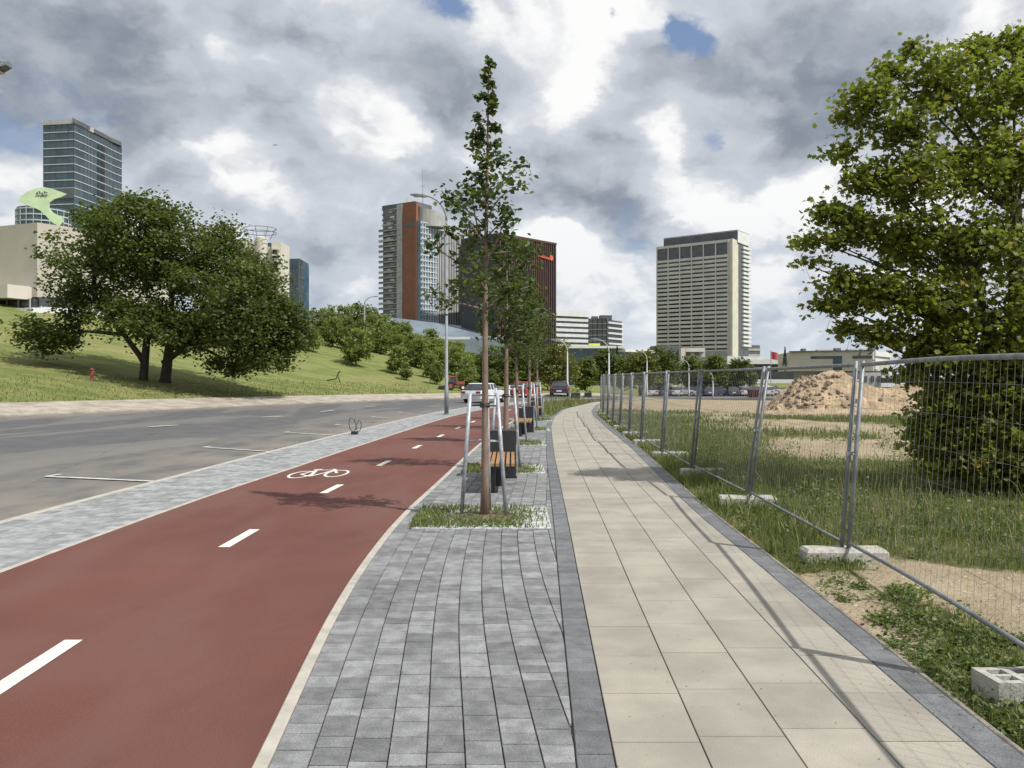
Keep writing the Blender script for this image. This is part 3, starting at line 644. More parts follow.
ml = [px_lobe(1000, 95, 62, 48, d+.2, 1.1, .5), px_lobe(1045, 70, 60, 40, d+.4, 1.1, .4), px_lobe(940, 82, 38, 34, d, .7, .28), px_lobe(972, 50, 24, 16, d+.2, .4, .10), px_lobe(916, 52, 13, 12, d+.3, .25, .045), px_lobe(892, 72, 16, 12, d+.1, .3, .06), px_lobe(1012, 42, 20, 14, d+.3, .4, .08),
      px_lobe(868, 98, 26, 22, d-.1, .45, .13), px_lobe(900, 125, 36, 26, d, .6, .22), px_lobe(848, 118, 12, 10, d, .2, .04), px_lobe(845, 150, 20, 10, d+.1, .3, .06), px_lobe(865, 180, 30, 20, d, .5, .17), px_lobe(915, 178, 42, 34, d-.2, .8, .32), px_lobe(985, 165, 60, 52, d, 1.3, .6), px_lobe(1060, 160, 80, 70, d+.4, 1.6, .6),
      px_lobe(830, 212, 20, 12, d, .35, .08), px_lobe(808, 238, 15, 8, d, .3, .045), px_lobe(832, 243, 15, 8, d, .3, .05), px_lobe(862, 228, 32, 22, d, .6, .22), px_lobe(912, 240, 42, 34, d, .9, .38), px_lobe(975, 250, 60, 44, d, 1.3, .6), px_lobe(1060, 270, 80, 70, d+.3, 1.6, .6),
      px_lobe(842, 285, 26, 18, d, .45, .13), px_lobe(835, 305, 18, 10, d, .3, .07), px_lobe(880, 292, 36, 26, d-.1, .7, .28), px_lobe(935, 305, 44, 30, d-.2, .9, .4), px_lobe(1005, 325, 60, 40, d, 1.3, .6), px_lobe(850, 330, 20, 8, d, .3, .06), px_lobe(886, 336, 26, 12, d-.1, .5, .12), px_lobe(930, 345, 32, 15, d-.2, .6, .2),
      px_lobe(955, 358, 44, 16, d, .7, .35), px_lobe(1020, 362, 50, 24, d, 1.0, .5), px_lobe(915, 372, 22, 16, d-.1, .5, .12), px_lobe(805, 264, 6, 4, d, .12, .012), px_lobe(817, 262, 5, 3, d, .1, .01),
      px_lobe(1000, 400, 62, 45, d+.1, 1.2, 1.1), px_lobe(950, 395, 34, 30, d, .7, .35), px_lobe(1060, 420, 90, 60, d+.2, 1.3, 1.1), px_lobe(965, 435, 46, 36, d, .9, .6), px_lobe(925, 432, 22, 20, d, .45, .16), px_lobe(1000, 462, 62, 26, d, 1.0, .7), px_lobe(940, 462, 26, 14, d, .5, .2)]
bx0, by0, _ = W(1022, 470, d)
lobed('maple_tree', 'large leafy maple behind the mesh fence, its crown filling the right edge', (bx0, by0, 0), ml,
      [(bx0, by0+.1, 0, *W(1016, 200, d+.1), .17), (bx0-.05, by0, 0, *W(975, 260, d), .10), (bx0+.1, by0, 0, *W(1080, 240, d), .12)], .085, 15, 300, .20, m_leaf2, m_barkd, MAPLE, r0=.09, sd=4, leafup=.4, limbn=8, shell=(.35, 1.08))
# a sprig that hangs free at the crown's left side
# big dark tree on the slope
gp = hillpoint(150, 383); d = gp[1]
bl = [px_lobe(112, 268, 66, 56, d, 6, 1.1), px_lobe(152, 240, 62, 42, d, 6, 1), px_lobe(205, 268, 52, 42, d+1, 6, .9), px_lobe(225, 305, 62, 48, d-1, 6, 1.1), px_lobe(272, 325, 42, 38, d, 4.5, .7), px_lobe(50, 335, 32, 20, d-1, 3, .35), px_lobe(84, 302, 26, 26, d, 3, .3),
      px_lobe(140, 318, 48, 26, d-2, 4, .6), px_lobe(185, 330, 40, 26, d-2, 4, .5), px_lobe(262, 358, 34, 14, d, 3, .25), px_lobe(232, 365, 22, 12, d, 2, .15), px_lobe(152, 212, 30, 16, d, 3, .25), px_lobe(222, 244, 26, 24, d+2, 3, .25), px_lobe(258, 285, 34, 34, d+1, 4, .4), px_lobe(250, 345, 40, 22, d-1, 3.5, .4), px_lobe(100, 222, 24, 14, d, 2.5, .18), px_lobe(300, 330, 14, 26, d, 1.5, .15)]
bk = [(x, y, z, a*.9, b_*.9, c*.9, w) for (x, y, z, a, b_, c, w) in bl]
lobed('spreading_tree', 'broad dark green tree with two trunks standing low on the mown slope', gp, bk,
      [(W(143, 383, d)[0], d, H(W(143, 383, d)[0], d), *W(152, 300, d), .30), (W(161, 380, d)[0], d+.6, H(W(161, 380, d)[0], d+.6), *W(172, 290, d), .36), (W(160, 380, d)[0], d+.6, H(W(160, 380, d)[0], d+.6)+1.5, *W(230, 310, d), .2), (W(144, 380, d)[0], d, H(W(144, 380, d)[0], d)+1.5, *W(90, 290, d), .2)], .25, 44, 185, .80, m_leaf3, m_barkd, r0=.5, sd=9, leafup=.7, limbn=4)
# shrubs and young trees in rows on the slope: three grown shapes, copied
def shrub_proto(sd, mat_, n=34, leaf=.26, per=26):
    lob = [(0, 0, 1.75, 1.15, 1.15, 1.3, 1), (.5, .2, 1.0, .85, .85, .8, .6), (-.5, -.1, 1.1, .85, .85, .85, .6), (.1, -.2, 2.8, .6, .6, .6, .35)]
    return lobed('young_tree', 'x', (0, 0, 0), lob, [(0, 0, 0, .05, 0, 1.4, .06), (0, 0, .2, -.3, .1, 1.6, .04), (0, 0, .2, .3, 0, 1.6, .04)], leaf, per, n, .42, mat_, m_bark, r0=.1, sd=sd, twig=False, cat='tree', limbn=2)
protos = [shrub_proto(21, m_leaf4), shrub_proto(22, m_leaf4), shrub_proto(23, m_leaf6)]
gs = 'young trees planted in rows on the mown slope'
def sn(px, py): return None
specs = [(309,352,28,30,'rounded young tree at the right end of the big dark tree, highest on the slope'),(356,367,34,40,'large bushy young tree alone at the front of the slope, above the mown stripes'),(332,347,25,30,'young tree behind and left of the large bushy one on the slope'),(381,354,30,34,'young tree just right of and behind the large bushy one on the slope'),
 (396,375,24,30,'slim young tree left of the two lowest saplings on the slope'),(406,381,15,18,'smallest sapling on the slope, pale green'),(421,369,30,34,'young tree left of the lamp post, midway up the slope'),(430,379,20,26,'narrow young tree beside the lamp post at the slope foot'),(437,385,17,24,'pale sapling nearly touching the lamp post'),
 (466,389,24,34,'young tree directly right of the red tractor'),(455,376,26,32,'young tree behind the red tractor')]
first = [True]*3; used = 0
def place_shrub(px, py, w, h, lb, grp=gs):
    global used
    g = hillpoint(px, py)
    if g is None: return
    k = used % 3; used += 1; s_ = (w*g[1]/F/2.9, w*g[1]/F/2.9, h*g[1]/F/3.5); rz = rnd.uniform(0, 6)
    if first[k]:
        o = protos[k]; first[k] = False; o.location = g; o.rotation_euler = (0, 0, rz); o.scale = s_; tag(o, lb, 'tree', grp)
    else: clone(protos[k], g, rz, s_, lb, grp)
for t in specs: place_shrub(*t)
mid = [(345,350),(368,352),(398,358),(412,352),(438,368),(448,360),(385,342),(372,338),(430,350),(405,342),(460,362),(478,378),(492,388),(508,386),(522,385),(376,348),(392,350),(418,362),(404,364),(444,372),(424,356),(360,344),(434,362),(470,370),(350,340),(338,338),(468,384)]
for i, (px, py) in enumerate(mid): place_shrub(px+rnd.uniform(-2, 2), py, rnd.uniform(17, 25), rnd.uniform(18, 25), 'round green young tree among the close-set planting on the slope')
backrow = [(318,336,28),(330,334,27),(343,333,29),(356,332,29),(368,331,25),(381,335,21),(393,340,20),(404,345,20),(416,352,20),(428,356,18),(440,360,20),(452,362,22)]
for i, (px, py, hh) in enumerate(backrow):
    place_shrub(px, py, rnd.uniform(24, 28), hh*rnd.uniform(.95, 1.1), 'tall green tree in the dense belt along the crest of the slope', 'trees along the crest of the slope')
# trees beyond the bend and the field
def fartree(name, label, px, pyb, w, h, mat_, d, group='trees beyond the bend of the road', sd=1, n=70, leaf=.42):
    x, y, z0 = W(px, pyb, d); k = d/F; zz = min(z0, H(x, y)+.5) if True else z0
    zt = W(px, pyb-h, d)[2]; hh = zt-zz; w2 = w*k/2; rg = random.Random(sd)
    lob = [(x, y, zz+hh*.58, w2*.8, w2*.8, hh*.36, 1), (x-w2*.45, y-.3, zz+hh*.42, w2*.55, w2*.6, hh*.28, .5), (x+w2*.45, y, zz+hh*.45, w2*.55, w2*.6, hh*.28, .5), (x+w2*.1, y-w2*.3, zz+hh*.75, w2*.5, w2*.5, hh*.24, .4), (x+rg.uniform(-.3, .3)*w2, y-w2*.4, zz+hh*.3, w2*.7, w2*.5, hh*.2, .4)]
    return lobed(name, label, (x, y, zz), lob, [(x, y, zz, x, y, zz+hh*.5, hh*.025)], leaf*k*6, 24, n, hh*.11, mat_, m_barkd, r0=hh*.03, twig=False, sd=sd, group=group, limbn=2)
ft = [(556,395,52,56,m_leaf5,95,'yellowing broad tree beside the pale lamp mast at the path end'),(515,394,46,60,m_leaf6,97,'green tree seen through the young lindens, left of the yellowing tree'),(585,393,26,36,m_leaf6,112,'small green tree right of the yellowing tree'),
 (604,391,40,42,m_leaf3,118,'dark green tree behind the second lamp mast'),(640,391,44,42,m_leaf5,116,'brownish green tree left of the hotel tower'),(622,390,30,36,m_leaf6,135,'green tree between the two masts, set further back'),(662,390,36,44,m_leaf3,128,'dark tree at the left foot of the hotel tower'),
 (690,392,30,36,m_leaf6,134,'light green tree under the white square arch'),(712,393,34,40,m_leaf6,130,'green tree in front of the long white canopy, left of a pair'),(738,393,40,36,m_leaf3,132,'darker broad tree in front of the long white canopy, right of a pair'),
 (488,393,40,48,m_leaf6,100,'green tree behind the first linden trunk'),(532,390,30,60,m_leaf3,110,'dark tree behind the yellowing tree')]
for i, (px, pb, w, h, mt, d, lb) in enumerate(ft): fartree('broadleaf_tree', lb, px, pb, w, h, mt, d, sd=30+i)
def spruce(px, pb, pt, d, lb):
    x, y, z0 = W(px, pb, d); zt = W(px, pt, d)[2]; hh = zt-z0; rg = random.Random(px); root = empty('spruce_tree', (x, y, z0), lb, 'tree')
    tb = MB(); tb.tube([(x, y, z0-1), (x, y, zt)], [hh*.02, .02], 6); tb.build('trunk', m_barkd, root); C = []
    for i in range(900):
        f = rg.random()**.8; r_ = (1-f)*hh*.17*rg.uniform(.3, 1); a_ = rg.uniform(0, 6.3); C.append((x+r_*math.cos(a_), y+r_*math.sin(a_), z0+hh*(.05+.95*f)-r_*.2))
    C = np.array(C); V, Fc = leaves(C, NP.uniform(.5, 1, len(C))*hh*.055, .2); mesh_np('crown', V, Fc, m_spruce, root, np.repeat(NP.uniform(0, 1, len(C)), 6))
spruce(617, 372, 346, 170, 'small dark spruce rising behind the brownish tree near the second mast')
spruce(785, 368, 347, 200, 'dark pointed spruce left of the beige block')
# ------------------------------------------------------------------ mesh fence panels
fp = [(2.85, 1.15, 0, 0), (3.02, 4.5, .06, 0), (3.22, 7.92, .135, .0), (3.29, 11.42, .25, 0), (3.28, 14.9, .15, 0), (3.35, 18.3, .12, 0), (3.45, 21.9, .10, 0), (3.6, 25.2, .09, 0), (3.74, 28.5, .12, 0), (3.93, 32.0, .1, 0), (4.12, 35.4, .05, 0), (4.32, 38.9, .05, 0), (4.52, 42.1, .04, 0)]
m_tube = m_galv2
ztop, zbot = 1.885, .13
pn = ['nearest mesh fence panel, running out of the frame at the right', 'mesh fence panel between the slotted foot at the right edge and the second foot', 'mesh fence panel in front of the tall weeds, second full one in view',
      'mesh fence panel standing third from the right edge', 'mesh fence panel standing fourth from the right edge', 'mesh fence panel standing fifth from the right edge', 'mesh fence panel standing sixth from the right edge', 'mesh fence panel standing seventh from the right edge',
      'mesh fence panel standing eighth from the right edge', 'mesh fence panel standing ninth from the right edge', 'mesh fence panel standing tenth from the right edge', 'mesh fence panel at the far end of the fence line']
for i in range(len(fp)-1):
    A, B_ = fp[i], fp[i+1]; g = .035
    dx, dy = B_[0]-A[0], B_[1]-A[1]; L = math.hypot(dx, dy); ux, uy = dx/L, dy/L
    a = np.array((A[0]+ux*g-.02, A[1]+uy*g)); b_ = np.array((B_[0]-ux*g+.02, B_[1]-uy*g))
    def P3(t, z):                       # point on the slightly twisted panel
        ln = (A[2]*(1-t)+B_[2]*t)*(z-zbot)/(ztop-zbot)
        sag = .03*math.sin(t*math.pi)*(1 if i % 2 else -.6)*(z/ztop)
        q = a*(1-t)+b_*t; return (q[0]+ln+sag, q[1], z+(0.02*math.sin(t*3.1) if i == 1 else 0))
    root = empty('mesh_fence', (a[0], a[1], 0), pn[i], 'fence', 'steel mesh fence panels along the footpath')
    r_ = .021 if i < 5 else .024
    fr = MB(); fr.tube([P3(0, .08), P3(0, ztop+.03)], r_, 10); fr.build('post', m_tube, root, smooth=True)
    fr = MB(); fr.tube([P3(1, .08), P3(1, ztop+.03)], r_, 10); fr.build('post', m_tube, root, smooth=True)
    fr = MB(); fr.tube([P3(k/8, ztop-.01) for k in range(9)], r_*.95, 10); fr.build('top_rail', m_tube, root, smooth=True)
    fr = MB(); fr.tube([P3(k/8, zbot+.03) for k in range(9)], r_*.8, 10); fr.build('bottom_rail', m_tube, root, smooth=True)
    w = MB(); n = int(L/.095) if i < 6 else int(L/.19); wr = .0013 if i < 3 else (.0018 if i < 6 else .0035)
    for k in range(1, n):
        t = k/n; w.tube([P3(t, zbot+.03), P3(t, ztop-.01)], wr, 3, cap=False)
    for z in (.42, .68, .94, 1.2, 1.46, 1.7): w.tube([P3(k/4, z) for k in range(5)], wr*1.25, 3, cap=False)
    w.build('wire_mesh', m_wire, root)
    if i < 9:
        c = MB(); q = P3(1, 1.02); c.box((q[0]-.028, q[1]+g, q[2]), (.095, .03, .035)); c.tube([(q[0]-.028, q[1]-.02, q[2]), (q[0]-.028, q[1]+g+.05, q[2])], .009, 6); c.build('clamp', m_galv, root)
# concrete feet
fl = ['slotted concrete foot at the right edge, nearest to the camera', 'concrete foot under the nearest pair of posts in view', 'concrete foot in the grass under the second pair of posts', 'concrete foot third in line from the nearest posts', 'concrete foot fourth in line from the nearest posts', 'concrete foot fifth in line from the nearest posts', 'concrete foot sixth in line from the nearest posts', 'concrete foot seventh in line from the nearest posts', 'concrete foot eighth in line from the nearest posts','concrete foot ninth in line from the nearest posts','concrete foot tenth in line from the nearest posts','concrete foot at the far end of the fence line']
def foot(x, y, rz, lb, slots):
    z0 = float(field_z(np.array([x]), np.array([y]))[0])-.01; lx, ly, lz = .78, .24, .135
    root = empty('concrete_block', (x, y, z0), lb, 'concrete foot', 'concrete feet of the mesh fence'); mb = MB()
    c, s_ = math.cos(rz), math.sin(rz)
    def bx_(cx_, cy_, cz_, a_, b_, h_): mb.box((x+cx_*c-cy_*s_, y+cx_*s_+cy_*c, z0+cz_), (a_, b_, h_), rz)
    if slots:                          # cast with rows of through slots
        bx_(0, 0, .03, lx, ly, .06)
        for cy_ in (-ly/2+.02, -.0, ly/2-.02): bx_(0, cy_, .0975, lx, .04 if cy_ else .03, .075)
        for k in range(6): bx_(-lx/2+.02+k*(lx-.04)/5, 0, .099, .045, ly-.002, .078)
    else:
        # chamfered block with post sockets shown as raised collars
        vs = []
        for z_, e in ((0, .0), (lz-.03, .0), (lz, .025)):
            for sx, sy in ((-1,-1),(1,-1),(1,1),(-1,1)):
                X_, Y_ = sx*(lx/2-e), sy*(ly/2-e); vs.append((x+X_*c-Y_*s_, y+X_*s_+Y_*c, z0+z_))
        mb.add(vs, [(3,2,1,0),(8,9,10,11)]+[(k*4+j, k*4+(j+1)%4, (k+1)*4+(j+1)%4, (k+1)*4+j) for k in range(2) for j in range(4)])
        bx_(-lx/2+.12, 0, lz-.012, .10, .05, .028); bx_(lx/2-.12, 0, lz-.012, .10, .05, .028)
    mb.build('body', m_conc, root)
for i in range(1, len(fp)):
    foot(fp[i][0]-.02+(.2 if i > 3 else 0), fp[i][1]+(.0 if i > 1 else .05), rnd.uniform(-.12, .12)-(.05 if i == 1 else 0), fl[i-1], i == 1)
# scrap of rusty leaf litter on the gravel
x, y, z = G(857, 625); mb = MB()
x += .04
for i in range(9): mb.box((x+rnd.gauss(0, .012), y+rnd.gauss(0, .02), .0+rnd.uniform(0, .02)), (.022, .014, .003), rnd.uniform(0, 3), rx=rnd.uniform(-.5, .5))
tag(mb.build('dry_leaf', M('rust_leaf', (.28, .10, .07), .8, .3, 30)), 'small reddish curled leaf scrap on the gravel beside the kerb', 'leaf')
# ------------------------------------------------------------------ tree guards and planted squares
def guard(x, y, lb, rz=0):
    root = empty('tree_guard', (x, y, 0), lb, 'tree guard', 'steel tree guards in the planted squares')
    bs = [(-.30, .06), (.27, -.08), (.05, .34)]; ts = [(-.185, .03), (.155, -.04), (.02, .17)]
    cs, sn_ = math.cos(rz), math.sin(rz)
    rot = lambda p: (x+p[0]*cs-p[1]*sn_, y+p[0]*sn_+p[1]*cs)
    T = []; 
    for bq, tq in zip(bs, ts):
        b3 = (*rot(bq), -.02); t3 = (*rot(tq), 1.56); T.append((b3, t3))
        m_ = MB(); m_.tube([b3, t3], .026, 10); m_.build('leg', m_galv, root, smooth=True)
    at = lambda i, f: tuple(np.array(T[i][0])*(1-f)+np.array(T[i][1])*f)
    for f, nm, r_ in ((.985, 'top_rail', .014), (.62, 'cross_bar', .009)):
        m_ = MB()
        for i in range(3): m_.tube([at(i, f), at((i+1) % 3, f)], r_, 8)
        m_.build(nm, m_galv, root, smooth=True)
    # rubber strap round the trunk
    m_ = MB()
    for i in range(3): m_.tube([at(i, .90), (x+.0+.06*math.cos(i*2.1+2.5), y+.06*math.sin(i*2.1+2.5), 1.41)], .012, 6)
    m_.lathe([(.055, -.03), (.065, -.03), (.065, .03), (.055, .03)], (x, y, 1.41), 14); m_.build('strap', m_black, root)
def square(x, y, w, dpt, dens, lb, sx=0):
    mb = MB(); n = 5; ww, dd = w/2, dpt/2
    mb.box((x+sx, y, .006), (w, dpt, .012)); 
    root = empty('planted_square', (x+sx, y, 0), lb, 'planting square', 'planted squares round the young trees')
    mb.build('liner', m_cloth, root)
    s2 = MB(); s2.lathe([(.42, .012), (.40, .03), (.2, .05), (.0, .05)], (x, y, 0), 18); s2.build('soil', m_soil, root)
    f = lambda X, Y: np.clip(dens*(1.0-.95*np.clip((X-x-sx)/w+.5, 0, 1)**2)*(-.25+2.1*fbm(X, Y, .35, 3)), 0, 1)*(np.abs(X-x-sx) < ww-.02+.06*(X < x))*(np.abs(Y-y) < dd-.03)
    X, Y = scatter(int(6500*min(1, 11/y)), x+sx-ww-.1, x+sx+ww, y-dd, y+dd, f)
    Z = np.full(len(X), .01); o = blades('grass_tuft', X, Y, Z, NP.uniform(.02, .085, len(X)), (.008+.0006*y)*NP.uniform(.7, 1.3, len(X)), m_grassb, .6); 
    o.parent = root; o.location = -np.array(root.location); o['kind'] = 'stuff'
    X, Y = scatter(int(1100*min(1, 11/y)), x+sx-ww, x+sx+ww, y-dd, y+dd, f); C = np.c_[X, Y, NP.uniform(.02, .07, len(X))]
    V, Fc = leaves(C, NP.uniform(.025, .05, len(C)), 1); o = mesh_np('weed_patch', V, Fc, m_weed, shade=np.repeat(NP.uniform(.3, 1, len(C)), 6)); o.parent = root; o.location = -np.array(root.location); o['kind'] = 'stuff'
sq = [(-.34, 10.27, 'nearest planting square, grass growing over a white liner', 1.62, -.01), (-.12, 15.72, 'second planting square, grassy, just behind the first bench', 1.5, -.02), (.12, 21.9, 'third planting square, grassy, beyond the second tree', 1.45, .05), (.58, 27.9, 'fourth planting square, at the second bench', 1.3, .05), (1.0, 33.9, 'farthest planting square, at the third bench', 1.2, .05)]
gd = ['nearest galvanised tree guard round the first linden trunk', 'second galvanised tree guard, behind the first bench', 'third galvanised tree guard from the camera', 'fourth galvanised tree guard from the camera', 'farthest galvanised tree guard of the row']
for i, (x, y, lb, w, sx) in enumerate(sq):
    square(x, y, w, 1.6 if i == 0 else 1.5, .9, lb, sx); guard(x, y, gd[i], 0 if i == 0 else rnd.uniform(-.2, .2)+.15)
# ------------------------------------------------------------------ benches: slatted seat on steel with a tall dark end panel
def bench(x, y, lb, rz=0):
    root = empty('bench', (x, y, 0), lb, 'bench', 'benches with dark end panels along the pavement')
    cs, sn_ = math.cos(rz), math.sin(rz); rot = lambda a, b_: (x+a*cs-b_*sn_, y+a*sn_+b_*cs)
    s_ = MB()
    for k in range(7): s_.box((*rot(-.235+k*.0783, -.35), .445), (.052, 1.95, .045), rz)
    s_.build('seat', m_wood, root)
    f = MB()
    for yy_ in (-1.28, -.35, .55): f.box((*rot(0, yy_), .405), (.50, .06, .035), rz)
    f.box((*rot(-.235, -.35), .398), (.03, 1.9, .04), rz); f.box((*rot(.235, -.35), .398), (.03, 1.9, .04), rz); f.build('seat_frame', m_black, root)
    g = MB(); g.box((*rot(-.12, -.95), .195), (.16, .34, .37), rz); g.build('leg', m_black, root)
    g = MB(); g.box((*rot(.03, -.2), .195), (.16, .34, .37), rz); g.build('leg', m_black, root)
    p = MB(); p.box((*rot(.02, .88), .42), (.54, .40, .82), rz); p.build('end_panel', m_black, root)
    p = MB(); p.box((*rot(.31, .88), .42), (.02, .38, .80), rz); p.build('side_plate', m_galv, root)
bench(-.22, 13.62, 'first bench, wooden slats and a tall dark end panel behind the nearest guard')
bench(.36, 25.7, 'second bench along the pavement, between the third and fourth trees', -.05)
bench(1.02, 37.0, 'farthest bench, just before the grassy verge', -.12)
# ------------------------------------------------------------------ street lamps
m_lgm = M('pale_mast', (.42, .43, .42), .7, .1, 1)
def lamp(x, y, z0, h, reach, az, lb, name='street_lamp', r=.09, droop=.25, m_=None, hd=(.75, .26, .13), grp='street lamps'):
    m_ = m_ or m_lampp; root = empty(name, (x, y, z0), lb, 'street lamp', grp)
    p = MB(); p.tube([(x, y, z0), (x, y, z0+1.3), (x, y, z0+1.32), (x, y, z0+h-1.2)], [r*1.25, r*1.25, r, r*.6], 12); p.build('pole', m_, root, smooth=True)
    b_ = MB(); b_.lathe([(r*1.9, 0), (r*1.9, .04), (r*1.4, .05)], (x, y, z0+.0), 12); b_.build('base_plate', m_galv2, root)
    ca, sa = math.cos(az), math.sin(az); a = MB(); pts = []
    for k in range(9):
        t = k/8; an = t*math.pi/2*.92; pts.append((x+ca*reach*(1-math.cos(an)), y+sa*reach*(1-math.cos(an)), z0+h-1.2+1.2*math.sin(an)))
    a.tube(pts, [r*.6*(1-.35*k/8) for k in range(9)], 8); a.build('arm', m_, root, smooth=True)
    e = pts[-1]; hm = MB(); L, wd, th = hd; prof = [(-.1, .4, .5), (.15, .9, 1), (.6, 1, 1), (1, .55, .4)]; vs = []
    for (t, sw, sh2) in prof:
        cx_, cy_, cz_ = e[0]+ca*L*t, e[1]+sa*L*t, e[2]+.12*L*t
        for (u, v) in ((-1, -.5), (1, -.5), (1, .3), (.5, .6), (-.5, .6), (-1, .3)):
            vs.append((cx_-sa*wd/2*sw*u, cy_+ca*wd/2*sw*u, cz_+th*sh2*v))
    n = 6; fs = [(i*n+j, i*n+(j+1)%n, (i+1)*n+(j+1)%n, (i+1)*n+j) for i in range(3) for j in range(n)]+[tuple(range(n-1, -1, -1)), tuple(range(3*n, 4*n))]
    hm.add(vs, fs); hm.build('lamp_head', m_galv2, root)
    g = MB(); g.box((e[0]+ca*L*.5, e[1]+sa*L*.5, e[2]+.06*L-th*.52), (L*.55, wd*.7, .02), az); g.build('lens', M('lamp_lens', (.55, .47, .36), .3, .1, 5) if 'lamp_lens' not in bpy.data.materials else bpy.data.materials['lamp_lens'], root)
lamp(-3.14, 39.3, 0, 10.5, 1.15, math.pi*.97, 'tall grey street lamp standing on the paving strip beside the cycle lane', r=.082)
lamp(*W(567.5, 395, 85)[:2], 0, W(567, 340, 85)[2], 1.2, math.pi*1.0, 'pale slender mast in front of the yellowing tree at the path end', r=.09, m_=m_lgm)
lamp(*W(609, 397, 72)[:2], 0, W(609, 339.5, 72)[2], 1.0, math.pi, 'slender mast with its lamp to the left, behind the far end of the fence', r=.085, m_=m_lgm)
lamp(*W(647, 397, 110)[:2], -1.2, W(647, 351.5, 110)[2]+1.2, .9, math.pi, 'small distant lamp left of the hotel tower', r=.10, m_=m_lgm)
lamp(*W(689, 397, 120)[:2], -1.3, W(689, 360, 120)[2]+1.3, .9, math.pi, 'small distant lamp in front of the white square arch', r=.10, m_=m_lgm)
lamp(*W(713, 396, 105)[:2], -1.2, W(713, 371, 105)[2]+1.2, .7, math.pi, 'short distant lamp in front of the long canopy', r=.09, m_=m_lgm)
gq = hillpoint(364.5, 336); lamp(gq[0], gq[1], gq[2], (336-297)*gq[1]/F, 1.6, 0.1, 'lamp rising out of the crest trees on the slope', r=.14)
gq = (-26.5, 38.0); hz = H(*gq); tip = W(7, 66, 38)
lamp(gq[0], gq[1], hz, tip[2]-hz-.1, tip[0]+26.5-1.15, 0, 'lamp head reaching in at the upper left corner of the view', r=.14, hd=(1.5, .8, .5))
# ------------------------------------------------------------------ small black loop stand on the paving strip
x, y, z = G(355, 434.5); root = empty('loop_stand', (x, y, 0), 'small black stand with two wire loops on the grey paving strip', 'bike stand')
mb = MB(); mb.box((x-.01, y, .05), (.20, .16, .10)); mb.build('base', m_black, root)
for (ox, hh, wd, tl_) in ((-.06, .42, .10, -.25), (.10, .34, .07, .2)):
    mb = MB(); pts = []
    for k in range(17):
        a_ = k/16*2*math.pi; q = (wd*math.sin(a_), hh/2*(1-math.cos(a_))); pts.append((x+ox+q[0]+tl_*q[1]*.5, y+.02, .09+q[1]))
    mb.tube(pts, .011, 6, cap=False); mb.build('loop', m_black, root, smooth=True)
mb = MB(); mb.tube([(x+.02, y, .08), (x+.015, y, .76)], [.006, .004], 6); mb.build('rod', m_galv2, root)
# red post in the grass under the big tree, dark rail on the slope
gq = hillpoint(92, 381); x, y, z = gq; k = y/F
root = empty('hydrant', gq, 'short red hydrant on the grass left of the big tree', 'hydrant'); m_hr = M('hydrant_red', (.22, .06, .045), .6, .25, 5)
mb = MB(); mb.lathe([(.16, 0), (.16, .08), (.10, .1), (.10, .62), (.13, .64), (.12, .74), (.04, .8)], (x, y, z), 12); mb.build('barrel', m_hr, root)
mb = MB(); mb.lathe([(.06, -.2), (.06, .2)], (x, y, z+.5), 8, axis='x'); mb.build('outlet', m_hr, root)
gq = hillpoint(335, 383); x, y, z = gq; root = empty('ground_rail', gq, 'low dark bent rail lying in the mown grass left of the large bushy tree', 'rail')
mb = MB(); mb.tube([(x-.8, y, z+.15), (x+.1, y, z+.3), (x+.35, y, z+.9), (x+.5, y, z+1.0)], .06, 6); mb.build('bar', m_black, root)
mb = MB(); mb.tube([(x-.7, y, z-.1), (x-.7, y, z+.2)], .05, 6); mb.tube([(x+.5, y, z-.1), (x+.3, y, z+.5)], .05, 6); mb.build('foot', m_black, root)

# grit and leaf crumbs scattered over the paving
mb = MB()
for i in range(700):
    y = 2.6+abs(rnd.gauss(0, 6)); x = rnd.uniform(float(bikeR(y)), float(pathR(y))+.15) if rnd.random() < .75 else float(pathR(y))+.2-abs(rnd.gauss(0, .12))
    r_ = rnd.uniform(.0015, .004)*(1+y*.05); a0 = rnd.uniform(0, 3)
    mb.add([(x+r_*math.cos(a0+a_)*rnd.uniform(.6, 1.5), y+r_*math.sin(a0+a_), .0035) for a_ in (0, 1.5, 3.1, 4.6)]+[(x, y, .004+r_*.7)], [(0,1,4),(1,2,4),(2,3,4),(3,0,4)], rnd.random())
tag(mb.build('grit', M('grit', (.17, .14, .10), .95, .4, 20, attr=.5), attr=True), 'small grit and leaf crumbs scattered over the pavement and footpath', 'grit', kind='stuff')
# ------------------------------------------------------------------ buildings
def P2(px, d): return np.array(((px-CX)/F*d, d))
def ZP(py, d): return CH+(HY-py)/F*d
m_glassT = glassy('teal_glass', (.032, .06, .078)); m_glassB = glassy('blue_glass', (.04, .085, .13)); m_glassD = glassy('dark_window', (.04, .045, .05), .2, .6, .5)
m_glassC = glassy('sky_blue_glass', (.10, .20, .30), .35, .25, .2)
m_glassL = glassy('pale_glass', (.26, .34, .40), .2, .3, .3)
m_cgrey = M('tower_concrete', (.54, .525, .505), .9, .1, .15); m_cream = M('cream_panel', (.55, .52, .45), .85, .08, .2)
m_cwhite = M('white_panel', (.60, .61, .61), .7, .06, .3); m_museum = M('museum_stone', (.44, .405, .35), .9, .07, .25, bmp=.2, bscale=3)
m_tealm = M('teal_mullion', (.05, .08, .09), .6, .1, .3)
m_brick = M('red_brown_cladding', (.22, .095, .06), .85, .12, .3); m_lgrey = M('light_grey_panel', (.36, .36, .35), .8, .1, .2)
m_dgrey = M('dark_grey_panel', (.10, .11, .12), .7, .15, .2); m_slabl = M('pale_slab_edge', (.40, .45, .47), .7, .1, .3)
